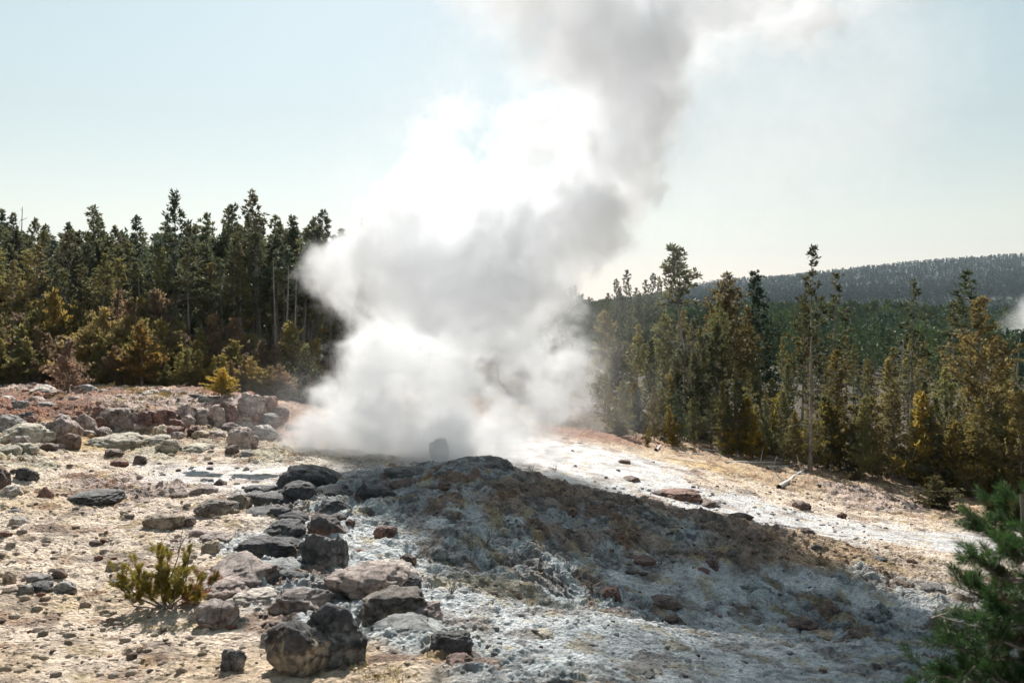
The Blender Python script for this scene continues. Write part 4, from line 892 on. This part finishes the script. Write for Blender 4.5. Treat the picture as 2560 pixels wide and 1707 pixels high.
# ------------------------------------------------------------------ steam
def steam_tree(name, groups, lo, hi, vox, material, warp=2.6, freq=.42, holes=()):
    t = bpy.data.node_groups.new(name, 'GeometryNodeTree')
    t.interface.new_socket('Geometry', in_out='OUTPUT', socket_type='NodeSocketGeometry')
    N = t.nodes; K = t.links.new
    def si(s, v):
        if hasattr(v, 'is_output'): K(v, s)
        else: s.default_value = v
    def mt(op, a, b=0., c=None):
        n = N.new('ShaderNodeMath'); n.operation = op; si(n.inputs[0], a); si(n.inputs[1], b)
        if c is not None: si(n.inputs[2], c)
        return n.outputs[0]
    def vm(op, a, b=None, s=None):
        n = N.new('ShaderNodeVectorMath'); n.operation = op; si(n.inputs[0], a)
        if b is not None: si(n.inputs[1], b)
        if s is not None: n.inputs['Scale'].default_value = s
        return n.outputs['Value'] if op in ('LENGTH', 'DISTANCE') else n.outputs[0]
    def ns(v, scale, det, ro=.5, col=False):
        n = N.new('ShaderNodeTexNoise'); K(v, n.inputs['Vector']); n.inputs['Scale'].default_value = scale; n.inputs['Detail'].default_value = det; n.inputs['Roughness'].default_value = ro
        return n.outputs[1] if col else n.outputs[0]
    P = N.new('GeometryNodeInputPosition').outputs[0]
    Pw = vm('ADD', P, vm('SCALE', vm('SUBTRACT', ns(P, .22, 2, col=True), (.5, .5, .5)), s=warp))
    Pn = vm('ADD', Pw, vm('SCALE', vm('SUBTRACT', ns(P, .8, 2, col=True), (.5, .5, .5)), s=1.1))
    f = mt('SUBTRACT', ns(Pn, freq, 7, .62), .5)
    bil = mt('ABSOLUTE', mt('SUBTRACT', ns(Pn, freq * 1.7, 4, .55), .5))                 # rounded billows with creases between
    f = mt('ADD', f, mt('MULTIPLY', mt('SUBTRACT', .1, bil), .75))
    def field(bl, k):
        s = None
        for x, y, z, r in bl:
            d = mt('SUBTRACT', vm('DISTANCE', Pw, (x, y, z)), r)
            s = d if s is None else mt('SMOOTH_MIN', s, d, k)
        return s
    def shell(s, amp, a, b, top):
        n = N.new('ShaderNodeMapRange'); n.interpolation_type = 'SMOOTHSTEP'; K(mt('ADD', s, mt('MULTIPLY', f, amp)), n.inputs[0])
        n.inputs[1].default_value = b; n.inputs[2].default_value = a; n.inputs[3].default_value = top; n.inputs[4].default_value = 0.
        return n.outputs[0]
    dens = None
    for bl, k, amp, a, b, top in groups:
        q = shell(field(bl, k), amp, a, b, top); dens = q if dens is None else mt('ADD', dens, q)
    hn = ns(P, 1.1, 5, .6)
    for x, y, z, r in holes:                                                             # gaps one sees through
        q = N.new('ShaderNodeMapRange'); q.interpolation_type = 'SMOOTHSTEP'
        K(mt('ADD', vm('LENGTH', vm('MULTIPLY', vm('SUBTRACT', Pn, (x, y, z)), (1, .07, 1))), mt('ADD', mt('MULTIPLY', f, 3.0), mt('MULTIPLY', mt('SUBTRACT', hn, .5), 3.2))), q.inputs[0])
        q.inputs[1].default_value = r * .35; q.inputs[2].default_value = r * 1.25; q.inputs[3].default_value = .12; q.inputs[4].default_value = 1.
        dens = mt('MULTIPLY', dens, q.outputs[0])
    v = N.new('GeometryNodeVolumeCube'); K(dens, v.inputs['Density']); v.inputs['Min'].default_value = lo; v.inputs['Max'].default_value = hi
    for q, a, b in zip('XYZ', lo, hi): v.inputs['Resolution ' + q].default_value = int((b - a) / vox)
    sm = N.new('GeometryNodeSetMaterial'); K(v.outputs[0], sm.inputs[0]); sm.inputs['Material'].default_value = material
    o = N.new('NodeGroupOutput'); K(sm.outputs[0], o.inputs[0])
    return t
def steam_mat(name, dens, col=(.98, .98, .98), g=.35):
    m = bpy.data.materials.new(name); m.use_nodes = True; q = m.node_tree; q.nodes.remove(q.nodes['Principled BSDF'])
    p = q.nodes.new('ShaderNodeVolumePrincipled'); p.inputs['Color'].default_value = (*col, 1); p.inputs['Density'].default_value = dens; p.inputs['Anisotropy'].default_value = g
    q.links.new(p.outputs[0], q.nodes['Material Output'].inputs['Volume']); return m
def PB(l, Y):
    out = []
    for b in l:
        px, py, r = b[:3]; yy = Y + (b[3] if len(b) > 3 else 0)
        out.append(((px - CX) / F * yy, yy, (CY - py) / F * yy, r / F * yy))
    return out
THICK = PB([(850,1110,115),(980,1100,150),(1130,1100,150),(1280,1060,115),(1365,1000,75),(880,950,105),(970,880,135),(1080,900,160,1),(1220,920,150),(1330,890,115,1),
 (875,690,100),(960,640,120),(1060,720,170),(1080,600,160,1),(1220,740,160),(1340,760,115,1),(1080,500,130),(1180,560,150,1),(1120,400,95),
 (1390,660,110,1),(1430,560,150,1),(1490,470,140,2),(1540,380,130,2),(1300,640,120,1),(1290,480,130,1),(1350,345,105,1),(1150,340,85),(1575,310,125,2),(1600,190,125,2),(1650,70,130,3),(1530,20,110,3),(1450,130,80,2),(1760,0,105,3),(1840,-20,90,3),(1900,-15,75,3),(2050,0,65,3),(2170,-15,50,3),(1365,1040,85)], 33)
MID = PB([(1330,620,140),(1450,120,170),(1560,320,180,2),(1560,190,190,2),(1620,100,190,3),(1720,-30,190,3),(1900,-30,160,3),(2060,0,130,3),(2210,-60,120,3),(1480,-120,230,3),(1300,-150,260)], 33)
THIN = PB([(1000,330,110),(1150,230,140),(1200,190,130),(1290,60,150),(1320,-80,220),(1480,900,80),(1540,970,50),(1500,790,70),(1600,740,50),(1700,300,190,2),(1850,200,240,3),(2050,180,200,3),(1740,420,190,2),(1900,360,230,2),(2100,300,220,3),(2250,150,190,4),(720,1120,90),(640,1170,60),(750,1010,75),(1420,1010,70),(900,450,110)], 33)
GROUPS = [(THICK, 1.2, 5.0, .25, -.8, .8), (MID, 1.6, 5.5, .6, -1.8, .34), (THIN, 2.0, 7.0, 1.8, -3.2, .07)]
M_STEAM = steam_mat('steam', 1.15, (.988, .993, 1.0), -.12)
sv = bpy.data.volumes.new('steam_plume'); sv.materials.append(M_STEAM)
so_ = bpy.data.objects.new('steam_plume', sv); COL.objects.link(so_)
so_.modifiers.new('steam', 'NODES').node_group = steam_tree('steam_plume', GROUPS, (-13, 26, -6.2), (22, 41, 19), .125, M_STEAM, holes=PB([(1275,955,84),(1195,1010,62),(1225,915,60),(1025,955,36)], 33))
tag(so_, 'huge billowing white and grey steam plume erupting from the geyser', 'steam plume')

# small fumarole far off beyond the trees at right
sv2 = bpy.data.volumes.new('steam_wisp'); M2 = steam_mat('far_steam', .11, (.985, .99, .995), .2); sv2.materials.append(M2)
so2 = bpy.data.objects.new('steam_wisp', sv2); COL.objects.link(so2)
so2.modifiers.new('steam', 'NODES').node_group = steam_tree('steam_wisp', [(PB([(2430,965,46),(2490,950,58),(2535,915,60),(2570,860,64),(2620,800,70)], 150), 3.0, 9.0, 1.5, -3.0, 1.0)], (75, 138, -22), (125, 162, 18), .6, M2, warp=5, freq=.12)
tag(so2, 'small distant white steam drifting behind the trees at the right edge', 'steam plume')

# ------------------------------------------------------------------ falling spray left of the plume
def spray():
    rng = np.random.default_rng(5); V = []; Fc = []
    o = np.array([(1, 0, 0), (-1, 0, 0), (0, 1, 0), (0, -1, 0), (0, 0, 1.6), (0, 0, -1.6)]); ft = np.array([(0, 2, 4), (2, 1, 4), (1, 3, 4), (3, 0, 4), (2, 0, 5), (1, 2, 5), (3, 1, 5), (0, 3, 5)])
    n = 0
    for i in range(10000):
        Y = 33 + rng.normal() * 1.6; t = rng.beta(2.2, 1.5); px = 765 + rng.normal() * 48 * (.4 + .8 * t) - 30 * t; py = 860 + 300 * t + rng.normal() * 55
        p = np.array(((px - CX) / F * Y, Y, (CY - py) / F * Y)); V.append(o * rng.uniform(.002, .006) + p); Fc.append(ft + n); n += 6
    m, N, L, B = mat('water_drops'); B.inputs['Base Color'].default_value = (.85, .87, .88, 1); B.inputs['Roughness'].default_value = .2
    tag(link('spray', np_mesh('spray', np.concatenate(V), [np.concatenate(Fc)]), m), kind='stuff')
spray()

# ------------------------------------------------------------------ foreground shrub, near pine, logs, twigs, grass
def brush(P, D, Ls, n, nl, rng, wd=.03, fwd=.55):
    """needle brushes: shoots starting at P along D, length Ls, n needles each of length nl"""
    pp, dd = [], []
    for p, d, l in zip(P, D, Ls):
        t = rng.random(n) ** .8; q = p + np.outer(t * l, d); r = rng.normal(size=(n, 3)); r -= np.outer(r @ d, d); r /= np.linalg.norm(r, axis=1, keepdims=True)
        pp.append(q); dd.append(r + d * (fwd + t[:, None] * .9))
    pp = np.concatenate(pp); dd = np.concatenate(dd)
    return tufts_mesh('crown', pp, dd, np.full(len(pp), nl), wd, 1, .18, rng)
M_NEAR = foliage_mat('shrub_needles', .4)
def shrub():
    rng = np.random.default_rng(12); tb = TB(); x, y, z = hit(415, 1528); o = empty('pine_shrub', (x, y, z)); k = y / F * 1.04
    P, D, L, PD, DD, LD = [], [], [], [], [], []
    tips = [(-100, 110), (-80, 80), (-60, 130), (-35, 150), (-10, 165), (15, 150), (40, 160), (60, 120), (85, 95), (100, 70), (-95, 55), (-45, 75), (30, 80), (70, 55), (5, 60), (55, 30), (-20, 105), (90, 40)]
    for i, (tx, tz) in enumerate(tips):
        e = np.array((tx * k * 1.08, rng.uniform(-.35, .35), tz * k * .86)); s0 = np.array((rng.normal() * .05 + e[0] * .12, rng.normal() * .04, -.05)); m1 = s0 * .5 + e * .5 + np.array((e[0] * .15, 0, -.12)) + rng.normal(size=3) * .05
        tb.tube([s0, s0 * .7 + m1 * .3, m1, m1 * .45 + e * .55, e], [.021, .018, .013, .009, .004], 5)
        for j in range(16):
            t = rng.uniform(.35, 1.0); c0 = (1 - t) ** 2 * s0 + 2 * t * (1 - t) * m1 + t * t * e; d = (e - m1) / np.linalg.norm(e - m1) * .5 + rng.normal(size=3) * .6 + np.array((0, 0, .75)); d /= np.linalg.norm(d); l = rng.uniform(.09, .2)
            dead = tx > 60 and rng.random() < .55
            (PD if dead else P).append(c0 + d * .02); (DD if dead else D).append(d); (LD if dead else L).append(l); tb.tube([c0, c0 + d * l], [.006, .003], 3)
    for a, b in (((.02, 0, .3), (.34, -.1, 1.45)), ((.2, 0, .9), (.42, 0, 1.25)), ((-.1, -.1, .1), (.55, -.35, -.12))):
        a, b = np.array(a), np.array(b); tb.tube([a, (a + b) / 2 + rng.normal(size=3) * .04, b], [.012, .009, .004], 4)
    link('trunk', tb.wood('trunk'), M_BARK, o)
    cr = link('crown', brush(P, D, L, 170, .065, rng, .05), M_NEAR, o); cr.color = (.26, .22, .045, 1)
    dn = link('dead_needles', brush(PD, DD, LD, 120, .055, rng, .05), M_NEAR, o); dn.color = (.26, .11, .06, 1); dn['label'] = 'reddish brown dead needles on the right side'
    tag(o, 'small yellow-green pine shrub with reddish dead side on the cream foreground', 'shrub')
shrub()
def near_pine():
    rng = np.random.default_rng(14); tb = TB(); Y0 = 4.6; x, y, z = at(2620, Y0); o = empty('young_pine', (x, y, z)); k = Y0 / F
    W_ = lambda px, py, dy=0.: np.array(((px + 32 - CX) / F * (Y0 + dy) - x, dy, (CY - py) / F * (Y0 + dy) - z))
    top = W_(2520, 1235); tb.tube([np.array((0, 0, -.15)), W_(2585, 1700), W_(2560, 1480), W_(2530, 1330), top], [.045, .036, .026, .016, .007], 8)
    P, D, L, PD, DD, LD = [], [], [], [], [], []
    br = [((2530,1330),(2450,1262)),((2530,1340),(2500,1250)),((2530,1330),(2560,1240)),((2540,1380),(2420,1310)),((2540,1390),(2480,1370)),((2550,1450),(2395,1390)),((2550,1440),(2470,1450)),((2560,1500),(2360,1465)),((2560,1500),(2440,1520)),
          ((2570,1560),(2310,1540)),((2570,1580),(2380,1590)),((2570,1590),(2470,1600)),((2580,1640),(2330,1610)),((2580,1660),(2270,1668)),((2585,1700),(2330,1690)),((2585,1720),(2400,1670)),((2590,1740),(2480,1690)),((2590,1760),(2240,1720)),((2590,1780),(2380,1750)),((2540,1400),(2570,1350)),((2560,1480),(2600,1430)),((2560,1560),(2610,1560)),((2570,1640),(2540,1680)),((2560,1500),(2520,1540)),((2580,1700),(2540,1640))]
    for (a, b) in br:
        dy = rng.uniform(-.45, .5); s0 = W_(*a, 0); e = W_(*b, dy); m1 = (s0 + e) / 2 - np.array((0, 0, .06)); tb.tube([s0, m1, e], [.014, .01, .005], 5)
        n_ = 15
        for j in range(n_):
            t = .25 + .75 * (j + rng.random()) / n_; c0 = (1 - t) ** 2 * s0 + 2 * t * (1 - t) * m1 + t * t * e
            d = (e - s0) / np.linalg.norm(e - s0) * .7 + rng.normal(size=3) * .55 + np.array((0, 0, .45)); d /= np.linalg.norm(d); l = rng.uniform(.08, .17)
            if j == n_ - 1: c0 = e - d * .03; l = .16
            dead = t < .72 and rng.random() < .5
            (PD if dead else P).append(c0); (DD if dead else D).append(d); (LD if dead else L).append(l); tb.tube([c0, c0 + d * l], [.005, .003], 3)
    link('trunk', tb.wood('trunk'), M_BARK, o)
    cr = link('crown', brush(P, D, L, 165, .066, rng, .024, .7), M_NEAR, o); cr.color = (.042, .088, .026, 1)
    dn = link('dead_needles', brush(PD, DD, LD, 130, .055, rng, .022), M_NEAR, o); dn.color = (.085, .065, .03, 1); dn['label'] = 'dull brown older needles inside the crown'
    tag(o, 'blurred bright green pine boughs close to the camera at the lower right', 'tree')
near_pine()
def log(a, b, r, lab, stubs=3, seed=0, ext=(0., 0.)):
    rng = np.random.default_rng(seed); A = np.array(hit(*a)); Bq = np.array(hit(*b)); A[2] += r * .7 + ext[0]; Bq[2] += r * .7 + ext[1]
    tb = TB(); t = np.linspace(0, 1, 7)[:, None]; pts = A + (Bq - A) * t - A + rng.normal(size=(7, 3)) * r * .35
    tb.tube(pts, np.linspace(r * 1.1, r * .55, 7), 7); L_ = np.linalg.norm(Bq - A)
    for i in range(stubs):
        p = pts[rng.integers(1, 6)]; d = rng.normal(size=3); d[2] = abs(d[2]); d /= np.linalg.norm(d); tb.tube([p, p + d * L_ * rng.uniform(.05, .16)], [r * .35, r * .12], 4)
    me = tb.wood('log'); o = link('fallen_log', me, M_DEAD); o.location = A; tag(o, lab, 'log', 'fallen logs on the right bank')
for i, (a, b, r, st, lab) in enumerate([((1947,1224),(2014,1178),.11,3,'pale forked log sloping down toward the white runoff'), ((1918,1176),(2008,1166),.08,2,'thin log lying across behind the pale forked log'), ((1814,1160),(1982,1164),.07,2,'long thin log behind the bright pair of young pines'), ((2127,1152),(2190,1168),.09,1,'thick grey log in front of the dark bushy young pine'),
    ((2278,1210),(2411,1240),.07,4,'long dark branchy log running right from the gnarled dead tree'), ((2421,1198),(2456,1206),.09,1,'short bright log among the right-edge young pines'), ((1985,1185),(2060,1200),.06,5,'tangled grey branch at the foot of the crooked dead trunk'), ((1960,1205),(2030,1192),.05,4,'thin branch crossing under the pale forked log'), ((2290,1225),(2360,1250),.05,3,'thin bleached branch below the long dark log'),
    ((1700,1136),(1760,1144),.05,2,'small stick on the bank below the lone bright sapling'), ((2185,1178),(2250,1190),.06,3,'grey log just left of the gnarled dead tree foot'), ((2062,1160),(2125,1172),.05,2,'stick in front of the wide olive young pine'), ((1640,1132),(1652,1118),.09,1,'short white stump leaning on the bank near the steam'), ((1752,1128),(1835,1136),.05,2,'stick left of the bright pair of young pines'), ((2470,1262),(2545,1280),.08,2,'log by the right edge behind the near pine')]):
    log(a, b, r, lab, st, i)
def twig(px, py, hp, seed, lab, spread=.8):
    rng = np.random.default_rng(seed); x, y, z = hit(px, py); h = hp / F * y; tb = TB()
    for i in range(9):
        d = np.array((rng.normal() * spread, rng.normal() * spread, 1.)); d /= np.linalg.norm(d); pts = [np.zeros(3) - (0, 0, .03)]
        for q in range(4): d = d + rng.normal(size=3) * .35; d /= np.linalg.norm(d); pts.append(pts[-1] + d * h * .27)
        tb.tube(pts, [.012, .009, .007, .005, .003], 3)
        for q in (2, 3): d2 = d + rng.normal(size=3) * .8; d2 /= np.linalg.norm(d2); tb.tube([pts[q], pts[q] + d2 * h * .3], [.005, .002], 3)
    o = link('dry_shrub', tb.wood('dry_shrub'), M_BARK); o.location = (x, y, z); tag(o, lab, 'shrub', 'leafless twiggy shrubs on the mound')
for i, (a, b, h, lab) in enumerate([(1130,1500,46,'bare twiggy shrub above the pale near bank'), (1215,1372,50,'bare dark shrub in the crack of the mound'), (1180,1420,36,'leafless twigs beside the small grey rock in the crack'), (1080,1492,30,'low twigs right of the rough grey boulder'), (1478,1500,60,'upright dead twig left of the big dark brown rock'), (1650,1430,44,'thin twig between the maroon rocks'), (1050,1400,26,'tiny twigs right of the egg-shaped rock'), (800,1540,40,'dry twigs between the pink boulder and the sloping ledge'), (1330,1180,22,'dry twigs at the top of the white runoff'), (1390,1178,22,'dry twigs right of the mound top on the runoff')]):
    twig(a, b, h, 300 + i, lab)
def grass():
    rng = np.random.default_rng(8); P, D, L = [], [], []; pts = []
    for px, py, sx, sy, n in ((345,986,22,5,26), (395,1000,20,4,18), (300,996,14,4,10), (262,982,20,4,12), (450,996,26,4,10), (520,985,30,5,10), (150,1000,40,5,8), (930,1690,60,14,12), (1010,1695,40,8,6), (345,1010,60,6,8)):
        pts += [(px + rng.normal() * sx * .6, py + rng.normal() * sy * .6) for _ in range(n)]
    for px, py in pts:
        x, y, z = hit(px, py)
        for j in range(16):
            P.append((x + rng.normal() * .05, y + rng.normal() * .05, z - .01)); D.append((rng.normal() * .35, rng.normal() * .35, 1.)); L.append(rng.uniform(.08, .26) * min(1, .2 + y / 55))
    m, N, L_, B = mat('dry_grass'); B.inputs['Base Color'].default_value = (.42, .32, .10, 1); B.inputs['Roughness'].default_value = .7
    tag(link('grass', tufts_mesh('grass', np.array(P), np.array(D), np.array(L), .06, 1, .15, rng), m), kind='stuff')
grass()

# ------------------------------------------------------------------ haze: thin smoky air filling the valley
def haze():
    x0, x1, y0, y1, z0, z1 = -4400, 4400, -20, 2560, -120, 300
    V = [(x, y, z) for z in (z0, z1) for y in (y0, y1) for x in (x0, x1)]
    m = bpy.data.materials.new('haze'); m.use_nodes = True; q = m.node_tree; q.nodes.remove(q.nodes['Principled BSDF'])
    p = q.nodes.new('ShaderNodeVolumePrincipled'); p.inputs['Color'].default_value = (.72, .88, 1.0, 1); p.inputs['Density'].default_value = HAZE; p.inputs['Anisotropy'].default_value = .1
    q.links.new(p.outputs[0], q.nodes['Material Output'].inputs['Volume'])
    tag(link('haze', np_mesh('haze', V, [[(0, 2, 3, 1), (4, 5, 7, 6), (0, 1, 5, 4), (2, 6, 7, 3), (0, 4, 6, 2), (1, 3, 7, 5)]]), m), kind='stuff')
HAZE = .00007
haze()
